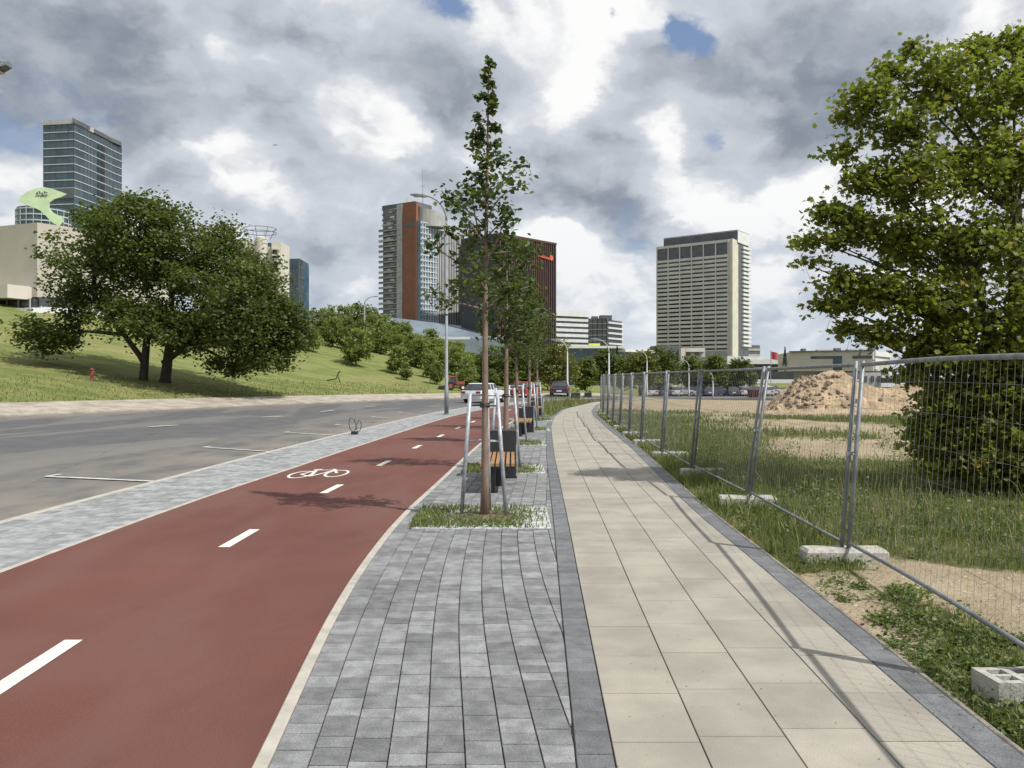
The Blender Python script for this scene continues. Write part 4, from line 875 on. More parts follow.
m_brown = M('dark_brown_fins', (.075, .032, .027), .6, .15, .3); m_beige = M('beige_render', (.46, .43, .39), .9, .08, .2)
m_orange = M('orange_sign', (.62, .13, .07), .5, .05, 1); m_green = M('pale_green_panel', (.36, .46, .27), .6, .1, .3); m_roofb = M('podium_metal', (.17, .21, .25), .45, .15, .15)
m_rust = M('roof_red', (.4, .05, .06), .7, .1, 2)
def seg_pts(pl): return [(pl[i], pl[i+1]) for i in range(len(pl)-1)]
def tower(name, label, fr, z0, z1, depth, fh, m_core, m_band, band=.45, proud=.35, mull=0, m_mull=None, roof=None, mproud=.2, bands=True, cat='building', radial=0):
    """fr: front edge left to right as plan points; glazed core with a band at each storey and uprights"""
    fr = [np.array(p) for p in fr]; c = fr[0]
    root = empty(name, (c[0], c[1], z0), label, cat)
    ax = fr[-1]-fr[0]; ax = ax/np.linalg.norm(ax); back = np.array((-ax[1], ax[0]))*depth
    if radial: back = (fr[0]+fr[-1])/2; back = back/np.linalg.norm(back)*depth; back = back+np.array((radial, 0))
    core = MB(); core.prism([tuple(p) for p in fr]+[tuple(fr[-1]+back), tuple(fr[0]+back)], z0, z1); core.build('glazing', m_core, root)
    if bands:
        n = int((z1-z0)/fh)
        for k in range(n):
            z = z1-(k+1)*fh; b_ = MB()
            for A, B_ in seg_pts(fr): b_.wall(A, B_, z, z+band*fh, proud, -.01)
            b_.wall(fr[-1], fr[-1]+back, z, z+band*fh, proud, -.01); b_.wall(fr[0]+back, fr[0], z, z+band*fh, proud, -.01)
            b_.build('floor_band', m_band, root)
    if mull:
        b_ = MB()
        for A, B_ in seg_pts(fr):
            L = np.linalg.norm(B_-A); n = max(1, round(L/mull))
            for k in range(n+1):
                p = A+(B_-A)*k/n; u = (B_-A)/L*.12; b_.wall(p-u, p+u, z0, z1-.02, mproud, -.02)
        b_.build('mullions', m_mull or m_band, root)
    if roof:
        b_ = MB(); e = roof[0]; q = [tuple(p-back/depth*e) for p in fr]+[tuple(fr[-1]+back+ax*e), tuple(fr[0]+back-ax*e)]
        b_.prism(q, z1+.01, z1+roof[1]); b_.build('roof', roof[2], root)
    return root, back
# glass tower at the upper left, two faces, the right one curving away
d0 = 325
fl_ = [P2(43.5, d0), P2(74, d0-2)]; fr_ = [P2(74, d0-2), P2(84, 329), P2(94, 336), P2(104, 343), P2(113, 350), P2(121.5, 356)]
zt = ZP(125.5, d0)
t1, bk_ = tower('glass_tower', 'tall dark glass tower with a curving right face at the upper left', fl_+fr_[1:], 8, zt, 28, 3.17, m_glassT, m_slabl, .11, .22, 2.6, m_tealm, mproud=.06, radial=.01)
b_ = MB(); b_.wall(fl_[0], fl_[1], zt+.01, zt+1.8, .5, 12); b_.build('parapet', m_lgrey, t1)
b_ = MB(); ov = [tuple(p+np.array((.3, -1.8))) for p in fr_]; ov[-1] = (ov[-1][0]+.6, ov[-1][1]); b_.prism([(fr_[0][0], fr_[0][1]+12)][:0]+ov+[(fr_[-1][0]-8.5, fr_[-1][1]+16), (fr_[0][0]-3, fr_[0][1]+20)], zt+.25, zt+1.9); b_.build('roof', m_dgrey, t1)
b_ = MB(); zz = ZP(193, d0); b_.wall(fl_[0]+np.array((-.2, 0)), fl_[1], zz-2.5, zz+1.5, .42, 1); b_.build('recess_shade', m_dgrey, t1)  # dark band standing proud; the recess shade is put into its colour
for k in range(12):
    z = zt-(k+2)*3.17+.5; A, B_ = fr_[2]*.7+fr_[3]*.3, fr_[3]*.9+fr_[4]*.1
    for j in (0, 1):
        a_, c_ = A+(B_-A)*(.05+.52*j), A+(B_-A)*(.42+.52*j); b_ = MB(); b_.wall(a_, c_, z, z+2.2, .25, -.01); b_.build('balcony', m_black, t1)  # proud black panels; the darkness of the balcony recesses is painted in
# rounded glass annex under a pale green leaf-shaped screen
root = empty('glass_annex', (*P2(42, 215), 12), 'rounded glass building under a pale green curved screen beside the glass tower', 'building')
cx_, cy_ = P2(44, 225); r_ = 6.6; b_ = MB(); pr = [(cx_+r_*math.cos(a_), cy_+r_*math.sin(a_)) for a_ in np.linspace(0, 2*math.pi, 28, endpoint=False)]
b_.prism(pr, 10, ZP(205, 218)); b_.build('glazing', m_glassT, root)
for z in (ZP(208, 218), ZP(214, 218), ZP(220, 218), ZP(226, 218)):
    b_ = MB(); b_.prism([(cx_+(p[0]-cx_)*1.03, cy_+(p[1]-cy_)*1.03) for p in pr], z, z+.35); b_.build('floor_band', m_slabl, root)
b_ = MB()
for a_ in np.linspace(math.pi, 2*math.pi, 12): b_.tube([(cx_+r_*1.02*math.cos(a_), cy_+r_*1.02*math.sin(a_), 12), (cx_+r_*1.02*math.cos(a_), cy_+r_*1.02*math.sin(a_), ZP(206, 218))], .1, 4)
b_.build('mullions', m_slabl, root)
out = [(18.5,201),(21,196),(27,191.5),(35,188.5),(44,187),(53,189),(60,191.5),(67,194),(61,197),(54,199),(49,203),(48.5,208),(52,212),(58,215.5),(63,218),(63,222),(59,226),(53,223),(47,217),(41,211),(34,207.5),(26,205)]
n = len(out); dd = [214-(.12*(py-187)) for px, py in out]
f3 = [W(px, py, d_) for (px, py), d_ in zip(out, dd)]; bk3 = [(x, y+.5, z) for x, y, z in f3]; b_ = MB()
b_.add(f3+bk3, [tuple(range(n)), tuple(range(2*n-1, n-1, -1))]+[(i, i+n, (i+1) % n+n, (i+1) % n) for i in range(n)]); b_.build('screen', m_green, root)
b_ = MB()
for (px, py, w_, h_, ry) in ((37,193.5,1.0,2.6,.2),(39.5,192.6,1.0,2.8,-.3),(42,193,1.6,.8,.1),(42,195,1.0,2.2,.5),(44.5,192.5,.8,2.6,0),(46.5,192.6,1.6,.9,.3),(46.5,195,1.2,1.0,-.4),(32,202.5,1.8,1.6,.3),(35,204.5,1.2,1.2,.1)):
    x, y, z = W(px, py, 212.6); b_.box((x, y, z), (w_*.26, .3, h_*.26), ry=ry)
b_.build('emblem', m_dgrey, root)
# museum: stone block, lower band, ribbon of windows
A = P2(37.2, 95); u = np.array((-.93, .37)); v = np.array((.62, .785)); LA, LB = 24, 17
root = empty('museum', (A[0], A[1], 9), 'windowless pale stone museum block on top of the slope at the left edge', 'building')
zt = ZP(222.5, 95); b_ = MB(); b_.prism([tuple(A+u*LA), tuple(A), tuple(A+v*LB), tuple(A+v*LB+u*LA)], ZP(297, 95), zt); b_.build('wall', m_museum, root)
b_ = MB(); q = A+u*.9; b_.wall(A+u*LA, q, ZP(297, 92), ZP(283.5, 92), 3.0, 0); b_.build('terrace_wall', m_cream, root)
b_ = MB(); b_.wall(A+u*LA, A+v*.1, ZP(306.5, 93), ZP(297, 93)-.01, .6, .2); b_.wall(A+v*.1, A+v*6, ZP(306.5, 95), ZP(297, 95)-.01, .3, .2); b_.build('glazing', m_glassD, root)
for k in range(12):
    p = A+u*(k*1.9+.4); b_ = MB(); b_.wall(p, p-u*.14, ZP(306.5, 93), ZP(297, 93)-.02, .72, -.59); b_.build('mullion', m_lgrey, root)
b_ = MB(); b_.wall(A+u*LA, A+u*-1.5, ZP(312, 92)-1, ZP(306.8, 92), 1.8, 0); b_.wall(A+v*0, A+v*8, ZP(314, 95)-1, ZP(307, 95), 1.0, .2); b_.build('plinth', m_cwhite, root)
b_ = MB(); p = A+v*5.6; b_.wall(p, p+v*.5, ZP(310, 96), ZP(297, 96), .9, -.35); b_.build('column', m_cwhite, root)
# sculpted concrete tower with a round drum
d0 = 240; root = empty('sculpted_tower', (*P2(260, d0), 10), 'cream concrete apartment tower with a round drum, rising behind the big dark tree', 'building')
zt = ZP(237, d0)
for (pa, pb, top, dd_) in ((238.5, 249, 238, 0), (249.5, 258, 246, 1.5), (265, 271, 246, 1.5), (271.5, 281, 242, 0)):
    b_ = MB(); b_.wall(P2(pa, d0+dd_), P2(pb, d0+dd_), 8, ZP(top, d0), 0, 9); b_.build('wall', m_cream, root)
b_ = MB(); c = P2(261.5, d0+2); b_.lathe([(1.75, 8), (1.75, ZP(237, d0)), (1.3, ZP(236, d0))], (c[0], c[1], 0), 18); b_.build('drum', m_cream, root, smooth=False)
b_ = MB(); b_.wall(P2(241, d0+5), P2(280, d0+5), 8, ZP(240, d0), 0, 6); b_.build('core', m_dgrey, root)
for (pa, pb, y0_, y1_) in ((246.5, 250, 250, 268), (255, 259, 252, 268), (272.5, 276.5, 250, 258), (272.5, 277.5, 262, 270)):
    b_ = MB(); b_.wall(P2(pa, d0-.3), P2(pb, d0-.3), ZP(y1_, d0), ZP(y0_, d0), .1, 1.2); b_.build('window', m_brown, root)
for k in range(7):
    z = ZP(250+k*6, d0); b_ = MB(); b_.wall(P2(271.8, d0-.8), P2(279.5, d0-.8), z, z+.35, .3, .6); b_.build('balcony', m_cream, root)
b_ = MB()
for z in (ZP(231.5, d0), ZP(227.5, d0)): b_.tube([(c[0]-.4+4.65*math.cos(a_), c[1]+4.65*math.sin(a_), z) for a_ in np.linspace(0, 2*math.pi, 21)], .09, 4, cap=False)
for a_ in np.linspace(0, 2*math.pi, 9)[:-1]: b_.tube([(c[0]-.4+3*math.cos(a_), c[1]+3*math.sin(a_), ZP(238, d0)), (c[0]-.4+4.65*math.cos(a_), c[1]+4.65*math.sin(a_), ZP(227.5, d0))], .07, 4)
b_.build('roof_railing', m_dgrey, root)
t, _ = tower('glass_office', 'dark blue glass office tower right of the cream drum tower', [P2(281.5, 300), P2(299, 296), P2(302, 300)], 8, ZP(260, 300), 10, 3.4, m_glassB, m_dgrey, .1, .1, 1.8, m_dgrey)
b_ = MB(); b_.wall(P2(302.3, 301), P2(309, 306), 8, ZP(266, 300), 0, 8); b_.build('side_wing', m_glassB, t)
b_ = MB(); b_.wall(P2(290, 300), P2(299, 300), ZP(260, 300), ZP(258.6, 300), 0, 6); b_.build('roof_plant', m_dgrey, t)
# red-brown and glass tower with balconies, mast and curved top
d0 = 450; root = empty('balcony_tower', (*P2(416, d0), 20), 'tall tower with balconies, a red-brown centre strip and a thin rooftop mast', 'building')
zt, zb = ZP(202, d0), 14
Lp, Cp, Bp, Rp, Sp = P2(383, 466), P2(401.5, 457), P2(402.5, 456.5), P2(437, 462), P2(464, 474)
Kp = P2(416.5, 450)
b_ = MB(); b_.prism([tuple(Lp), tuple(Cp), tuple(Cp+np.array((6, 22))), tuple(Lp+np.array((6, 22)))], zb, ZP(209, 462)); b_.build('glazing', m_glassD, root)
nf = int((ZP(209, 462)-20)/2.95)
for k in range(nf):
    z = ZP(209, 462)-.6-k*2.95; e = 0 if k < 4 else (1.9 if k < 20 else .8); b_ = MB()
    b_.wall(Lp+np.array((-e, .5)), Cp, z, z+.45, 1.1 if k > 3 else .5, 0); b_.build('balcony', m_lgrey, root)
    if k > 0:
        b_ = MB(); b_.wall(Lp+np.array((-e, .5)), Lp+(Cp-Lp)*.62, z+.46, z+1.25, 1.0, -.9); b_.build('balustrade', m_glassD if k % 3 else m_lgrey, root)
        b_ = MB(); a_ = Lp+(Cp-Lp)*(.2+.1*(k % 3)); b_.wall(a_, a_+(Cp-Lp)*.22, z+.5, z+2.4, .12, -.02); b_.build('shutter', m_lgrey if k % 2 else m_cwhite, root)
b_ = MB(); b_.wall(Bp-(Bp-Cp)*.8, Kp, zb, zt, .3, 1.5); b_.build('red_wall', m_brick, root)
b_ = MB(); b_.wall(Bp+(Kp-Bp)*.1, Kp-(Kp-Bp)*.02, ZP(225, d0), ZP(222, d0), .42, -.29); b_.build('dark_band', m_dgrey, root)
b_ = MB(); b_.wall(P2(397, 458), P2(402.3, 456), zb, ZP(204.5, 457), .25, 10); b_.build('side_pier', m_lgrey, root)
zg = ZP(221.5, 452); b_ = MB(); b_.wall(Kp+np.array((.35, .3)), Rp, zb, zg, .0, 14); b_.build('glazing', m_glassL, root)
ng = int((zg-24)/3.0)
for k in range(ng):
    z = zg-k*3.0-.5; b_ = MB(); b_.wall(Kp+np.array((1.8, .6)), Rp, z, z+.38, .35, -.01); b_.build('floor_band', m_cwhite, root)
b_ = MB()
for k in range(8): p = Kp+np.array((.8, .4))+(Rp-Kp)*(.08+.90*k/7); b_.wall(p, p+np.array((.35, .1)), zb, zg, .3, -.01)
b_.build('mullions', m_cwhite, root)
b_ = MB(); b_.wall(Kp+np.array((.4, .2)), Kp+np.array((2.2, .6)), zb, zg+.2, .5, 2); b_.build('window_column', m_glassT, root)
zs = ZP(231, 465); b_ = MB(); b_.wall(Rp+np.array((.1, 0)), Sp, zb, zs, .2, 12); b_.build('side_wall', m_lgrey, root)
b_ = MB()
for k in range(11): p = Rp+(Sp-Rp)*(.06+.9*k/10); b_.wall(p, p+(Sp-Rp)*.025, zb, zs-1, .5, -.19)
b_.build('ribs', m_dgrey, root)
c = P2(430, 462); b_ = MB(); pr = [(c[0]+9.2*math.cos(a_), c[1]+7*math.sin(a_)) for a_ in np.linspace(0, 2*math.pi, 26, endpoint=False)]
b_.prism(pr, ZP(224, d0), [ZP(207, d0)-.25*(p[0]-c[0]) for p in pr]); b_.build('penthouse', m_lgrey, root)
b_ = MB(); c2 = P2(402, 459); b_.wall(P2(383, 466), P2(416, 453), ZP(209, 462)-.1, ZP(204, 460), .8, 14); b_.build('roof', m_dgrey, root)
b_ = MB(); b_.wall(P2(405.5, 457), P2(409, 457), zt-1, ZP(196, 455), 0, 3); b_.build('roof_box', m_cream, root)
b_ = MB(); mx_, my_ = P2(422.8, 460); b_.tube([(mx_, my_, ZP(207, 460)), (mx_, my_, ZP(168, 460))], [.35, .12], 5)
for z in (ZP(178, 460), ZP(186, 460), ZP(194, 460)): b_.box((mx_, my_, z), (1.6, .2, .2))
b_.build('mast', m_lgrey, root)
root = empty('glass_podium', (*P2(390, 400), 15), 'low slanting blue-grey podium roof at the foot of the balcony tower', 'building')
b_ = MB(); q = [P2(386, 410), P2(430, 400), P2(509, 404), P2(509, 440), P2(386, 440)]
b_.prism([tuple(p) for p in q], 10, [ZP(326, 410), ZP(338, 400), ZP(339, 404), ZP(331, 440), ZP(317, 440)]); b_.build('roof', m_roofb, root)
b_ = MB(); b_.wall(P2(428, 398), P2(470, 396), ZP(339.5, 398), ZP(337, 398), .6, -.1); b_.build('edge_beam', m_cwhite, root)
b_ = MB()
for k in range(12):
    p = P2(388+k*10, 438); a_ = P2(392+k*10, 404); b_.wall(p, a_, ZP(337, 402), ZP(336.6, 402), .1, .1)
b_.build('seams', m_slabl, root)
t, _ = tower('blue_tower', 'blue glass tower between the balcony tower and the dark striped block', [P2(463, 470), P2(500, 478)], 12, ZP(243, 470), 15, 3.6, m_glassC, m_glassC, .14, .12, 2.4, m_roofb)
# dark striped block with an orange sign
A, B_ = P2(496, 418), P2(556, 452); zt = ZP(233, 418)
root = empty('striped_block', (A[0], A[1], 12), 'dark red-brown block with vertical fins and an orange sign near its top right corner', 'building')
bkv = np.array((-(B_-A)[1], (B_-A)[0])); bkv = bkv/np.linalg.norm(bkv)*26
b_ = MB(); b_.prism([tuple(A), tuple(B_), tuple(B_+bkv), tuple(A+bkv)], 12, zt); b_.build('wall', m_black, root)
b_ = MB()
for k in range(27): p = A+(B_-A)*(k+.3)/27; b_.wall(p, p+(B_-A)*.4/27, 12, zt-.8, .45, -.02)
b_.build('fins', m_brown, root)
b_ = MB(); b_.wall(A, B_, zt-.7, zt+.4, .6, -.02); b_.build('cornice', m_brown, root)
b_ = MB(); b_.wall(B_+np.array((-.2, -.2)), B_+bkv*.3, 12, zt+.3, .5, 0); b_.build('corner_panel', m_dgrey, root)
b_ = MB(); c = A+(B_-A)*.905; cz = ZP(257.8, 448); ax = (B_-A)/np.linalg.norm(B_-A); nn = np.array((ax[1], -ax[0]))
pr = []
for k in range(16): a_ = k/16*2*math.pi; pr.append((c[0]+ax[0]*1.35*math.cos(a_)+nn[0]*.7, c[1]+ax[1]*1.35*math.cos(a_)+nn[1]*.7, cz+1.5*math.sin(a_)))
b_.add(pr+[(x-nn[0]*.5, y-nn[1]*.5, z) for x, y, z in pr], [tuple(range(16)), tuple(range(31, 15, -1))]+[(i, i+16, (i+1) % 16+16, (i+1) % 16) for i in range(16)]); b_.build('sign_disc', m_orange, root)
for k in range(8):                      # small raised letters, too far to read
    p0 = A+(B_-A)*(.665+.0255*k); b_ = MB(); hh = (1.5, 1.1, 1.1, 1.6, 1.5, 1.1, 1.1, 1.4)[k]; zc = ZP(255.2+.22*k, 440)
    b_.wall(p0, p0+ax*.42, zc-.6, zc-.6+hh, .9, -.5); b_.wall(p0+ax*.42, p0+ax*1.0, zc-.6, zc-.15, .9, -.5)
    if k % 2: b_.wall(p0+ax*.42, p0+ax*.9, zc+.1, zc+.5, .9, -.5)
    b_.build('sign_letter', m_orange, root)
# pale and grey offices beyond
t, _ = tower('white_office', 'white office block with window ribbons right of the dark striped block', [P2(548, 600), P2(588.5, 618)], -2, ZP(315, 600), 30, 3.9, m_glassD, m_cwhite, .58, .4)
b_ = MB(); b_.wall(P2(548, 599), P2(588.5, 617), ZP(315.5, 600), ZP(309.5, 600), .7, 8); b_.build('parapet', m_cwhite, t)
t, _ = tower('grey_office', 'dark grey office block with pale side balconies next to the white office', [P2(588.5, 560), P2(607, 556)], -2, ZP(318.5, 560), 24, 3.9, m_dgrey, m_lgrey, .12, .12, 3.2, m_glassD)
b_ = MB(); b_.wall(P2(607.2, 557), P2(622, 575), -2, ZP(320, 560), 0, 14); b_.build('side_wing', m_glassD, t)
for k in range(6):
    z = ZP(322+k*5.2, 560); b_ = MB(); b_.wall(P2(607.4, 556), P2(622.6, 574), z-1.2, z, .9, 0); b_.build('balcony', m_cwhite, t)
b_ = MB(); b_.wall(P2(600, 562), P2(612, 562), ZP(319, 560), ZP(315, 560), 0, 8); b_.wall(P2(592, 562), P2(598, 562), ZP(318.5, 560), ZP(316, 560), 0, 6); b_.build('roof_plant', m_dgrey, t)
root = empty('shopping_hall', (*P2(600, 300), 0), 'long low hall with a thin white roof over dark blue glass beyond the trees', 'building')
b_ = MB(); b_.wall(P2(566, 300), P2(624, 300), -2, ZP(348.5, 300), 0, 30); b_.wall(P2(624.2, 301), P2(650, 312), -2, ZP(351, 300), 0, 25); b_.build('glazing', m_glassB, root)
b_ = MB(); b_.wall(P2(560, 298), P2(622, 298), ZP(348.3, 298), ZP(346, 298), 1.5, 30); b_.wall(P2(622.3, 298), P2(652, 310), ZP(352, 300), ZP(349.5, 300), 1.5, 30); b_.build('roof', m_cwhite, root)
b_ = MB(); b_.wall(P2(589, 303), P2(600, 303), ZP(346, 303), ZP(343.4, 303), 0, 4); b_.build('roof_box', M('yellow_box', (.55, .6, .08), .6, .1, 1), root)
# hotel tower
A, B_ = P2(732, 480), P2(657, 510); Rr = A+np.array((.61, .79))*26
root = empty('hotel_tower', (A[0], A[1], 0), 'tall grey hotel slab with many window rows and a bright narrow side, right of centre', 'building')
fv = (B_-A); fv = fv/np.linalg.norm(fv); dv = (Rr-A)/26; zt, zb = ZP(239, 480), -3
b_ = MB(); b_.prism([tuple(B_), tuple(A), tuple(A+dv*25.4), tuple(B_+dv*25.4)], zb, zt-1.2); b_.build('glazing', m_glassD, root)
PA = A+fv*2.4
fh = (zt-9.5-ZP(353, 480))/22.5
for k in range(23):
    z = zt-10.2-k*fh; b_ = MB(); b_.wall(B_, PA, z-.02, z+fh*.56, .75, -.02); b_.build('floor_band', m_cgrey, root)
b_ = MB(); b_.wall(B_, PA, zt-1.6, zt, .9, -.02); b_.build('parapet', m_cgrey, root)
b_ = MB()
for k in range(7): p = B_+(PA-B_)*k/6; b_.wall(p, p+(PA-B_)*.012, zb, zt-.02, .95, -.02)
b_.build('piers', m_cgrey, root)
b_ = MB(); b_.prism([tuple(PA), tuple(A+np.array((0, -1.2))), tuple(A+dv*9.5), tuple(PA+dv*9.5)], zb, zt+.15); b_.build('end_pier', m_cream, root)
S0, S1 = A+dv*13.5, A+dv*26
for k in range(24):
    z = zt-4-k*fh; b_ = MB(); b_.wall(S0, S1, z, z+fh*.52, 1.6, -.02); b_.build('balcony', m_cwhite, root)
b_ = MB(); b_.wall(A+dv*9.6, A+dv*13.4, zb, zt-.3, .2, -.02); b_.build('recess_shade', m_dgrey, root)  # dark strip between pier and balconies, recess shade given as colour
q = B_+dv*7; b_ = MB(); b_.prism([tuple(q-fv*1.0), tuple(A+dv*7-fv*.3), tuple(A+dv*25.5), tuple(B_+dv*25)], zt-1, ZP(231, 486)); b_.build('roof_storey', m_dgrey, root)
b_ = MB(); b_.prism([tuple(q-fv*1.0), tuple(A+dv*7-fv*.6), tuple(A+dv*26), tuple(B_+dv*26)], ZP(231, 486)+.01, ZP(229.8, 486)); b_.build('roof', m_lgrey, root)
b_ = MB(); b_.wall(A+dv*7-fv*.4, A+dv*25.9, zt-1.1, ZP(231, 486)-.05, .4, -.1); b_.build('side_panel', m_cwhite, root)
root = empty('hotel_annex', (*P2(680, 420), -2), 'low dark wing with a white square arch at the foot of the hotel tower', 'building')
b_ = MB(); b_.wall(P2(656, 425), P2(682, 425), -3, ZP(345.5, 425), 0, 20); b_.wall(P2(690, 425), P2(727, 425), -3, ZP(351, 425), 0, 20); b_.build('wall', m_dgrey, root)
b_ = MB(); b_.wall(P2(681, 419), P2(685.5, 419), -3, ZP(348.2, 419), 0, 6); b_.wall(P2(685.7, 419), P2(705, 419), ZP(351.8, 419), ZP(348.2, 419), 0, 6); b_.build('arch', m_cream, root)
b_ = MB(); b_.wall(P2(686, 421), P2(705, 421), ZP(357, 419), ZP(352, 419), 0, 4); b_.build('panel', m_cream, root)
for pa in (686.5, 695): b_ = MB(); b_.wall(P2(pa, 420.4), P2(pa+4, 420.4), ZP(355.5, 419), ZP(352.2, 419), .1, .1); b_.build('window', m_glassD, root)
root = empty('entrance_canopy', (*P2(730, 380), -2), 'long thin white canopy over a glazed low building, right of the hotel tower foot', 'building')
b_ = MB(); b_.wall(P2(684, 402), P2(727.3, 378), ZP(360.5, 385), ZP(356.3, 385), 0, 25); b_.build('rear_fascia', m_lgrey, root)
b_ = MB(); b_.wall(P2(727.3, 377), P2(796, 372), ZP(364.0, 375), ZP(359.6, 375), 0, 30); b_.build('canopy', m_cwhite, root)
b_ = MB(); b_.wall(P2(690, 395), P2(800, 392), -4, ZP(364.2, 375), 0, 12); b_.build('glazing', m_glassT, root)
b_ = MB(); b_.wall(P2(742, 379), P2(805, 379), ZP(369.8, 378), ZP(367.4, 378), 0, 10); b_.wall(P2(757, 370), P2(808, 370), ZP(383.5, 370), ZP(379.5, 370), 0, 6); b_.build('balcony', m_cwhite, root)
b_ = MB(); b_.wall(P2(760, 382), P2(800, 382), -4, ZP(371, 382), 0, 5); b_.build('window', m_dgrey, root)
t, _ = tower('small_block', 'small grey block tucked between the hotel tower side and the red flag', [P2(747, 520), P2(760, 524)], -3, ZP(345, 520), 14, 3.6, m_dgrey, m_lgrey, .4, .3)
# beige building right
d0 = 210; root = empty('beige_building', (*P2(830, d0), -2), 'beige modern building with dark slot windows behind the earth heaps', 'building')
A, B_, C_ = P2(790, 214), P2(873, 205), P2(890, 222)
b_ = MB(); b_.prism([tuple(A), tuple(B_), tuple(C_), tuple(A+np.array((4, 22)))], ZP(371, 210), ZP(351.5, 210)); b_.build('wall', m_beige, root)
b_ = MB(); b_.wall(A+np.array((-.3, -.2)), B_+np.array((.2, -.2)), ZP(351.6, 210), ZP(350.6, 210), .3, 1); b_.build('roof_edge', m_dgrey, root)
b_ = MB(); b_.wall(A+np.array((4, 3)), C_-np.array((1, 1)), -4, ZP(371, 210), 0, 4); b_.build('ground_storey', m_lgrey, root)
def onwall(pa, pb, y0_, y1_, nm, m_, o_=.12):
    ta, tb_ = (pa-790)/83, (pb-790)/83; b_ = MB(); b_.wall(A+(B_-A)*ta, A+(B_-A)*tb_, ZP(y1_, 209), ZP(y0_, 209), o_, -.01); b_.build(nm, m_, root)
onwall(811.5, 843, 356, 358.6, 'window', m_glassD); onwall(834, 843, 358.7, 370, 'window', m_glassT); onwall(853, 872, 356, 358.8, 'window', m_glassD)
b_ = MB(); 
for (pa, pb, y_) in ((873.5, 891, 354), (873.5, 889, 361), (873.5, 884, 367)): b_.wall(P2(pa, 206), P2(pb, 223), ZP(y_+2.6, 212), ZP(y_-2.0, 212), .5, .1)
b_.build('balcony', m_cwhite, root)
for (pa, w_, h_) in ((803, 3, 3), (818, 14, 2), (836, 5, 3.5), (848, 10, 2.5), (862, 8, 3), (872, 3, 5)):
    b_ = MB(); b_.wall(P2(pa, 214), P2(pa+w_, 214), ZP(351, 210), ZP(351-h_, 210), 0, 2); b_.build('roof_plant', m_lgrey if w_ > 6 else m_dgrey, root)
root = empty('low_pavilion', (*P2(885, 150), -2), 'low white and grey pavilion seen between fence post and maple', 'building')
b_ = MB(); b_.wall(P2(862, 150), P2(881, 150), -3, ZP(372.5, 150), 0, 8); b_.build('wall', m_lgrey, root)
b_ = MB(); b_.wall(P2(881.5, 152), P2(908, 152), -3, ZP(378, 150), 0, 8); b_.build('glazing', m_glassD, root)
b_ = MB(); b_.wall(P2(880, 150), P2(910, 150), ZP(387, 150), ZP(383, 150), .5, 1); b_.wall(P2(880, 150), P2(912, 150), ZP(377.5, 150), ZP(375.5, 150), .8, 8); b_.build('roof', m_cwhite, root)
for pa in (864, 871, 877): b_ = MB(); b_.wall(P2(pa, 149.9), P2(pa+3, 149.9), ZP(382, 150), ZP(376, 150), .1, .0); b_.build('window', m_glassD, root)
# red flag
x, y, z = W(775, 372, 190); root = empty('red_flag', (x, y, z-6), 'small red flag on a pole left of the dark spruce', 'flag')
b_ = MB(); b_.tube([(x-1.0, y, z-5), (x-1.0, y, ZP(350.5, 190))], .08, 6); b_.build('pole', m_lgrey, root)
b_ = MB(); vs = []
for i in range(7):
    for j in (0, 1): vs.append((x-1+i*.28, y+.15*math.sin(i*1.3), ZP(351.5 if j else 359, 190)-.05*i))
b_.add(vs, [(2*i, 2*i+2, 2*i+3, 2*i+1) for i in range(6)]); o = b_.build('flag_cloth', m_rust, root)
md = o.modifiers.new('thick', 'SOLIDIFY'); md.thickness = .03
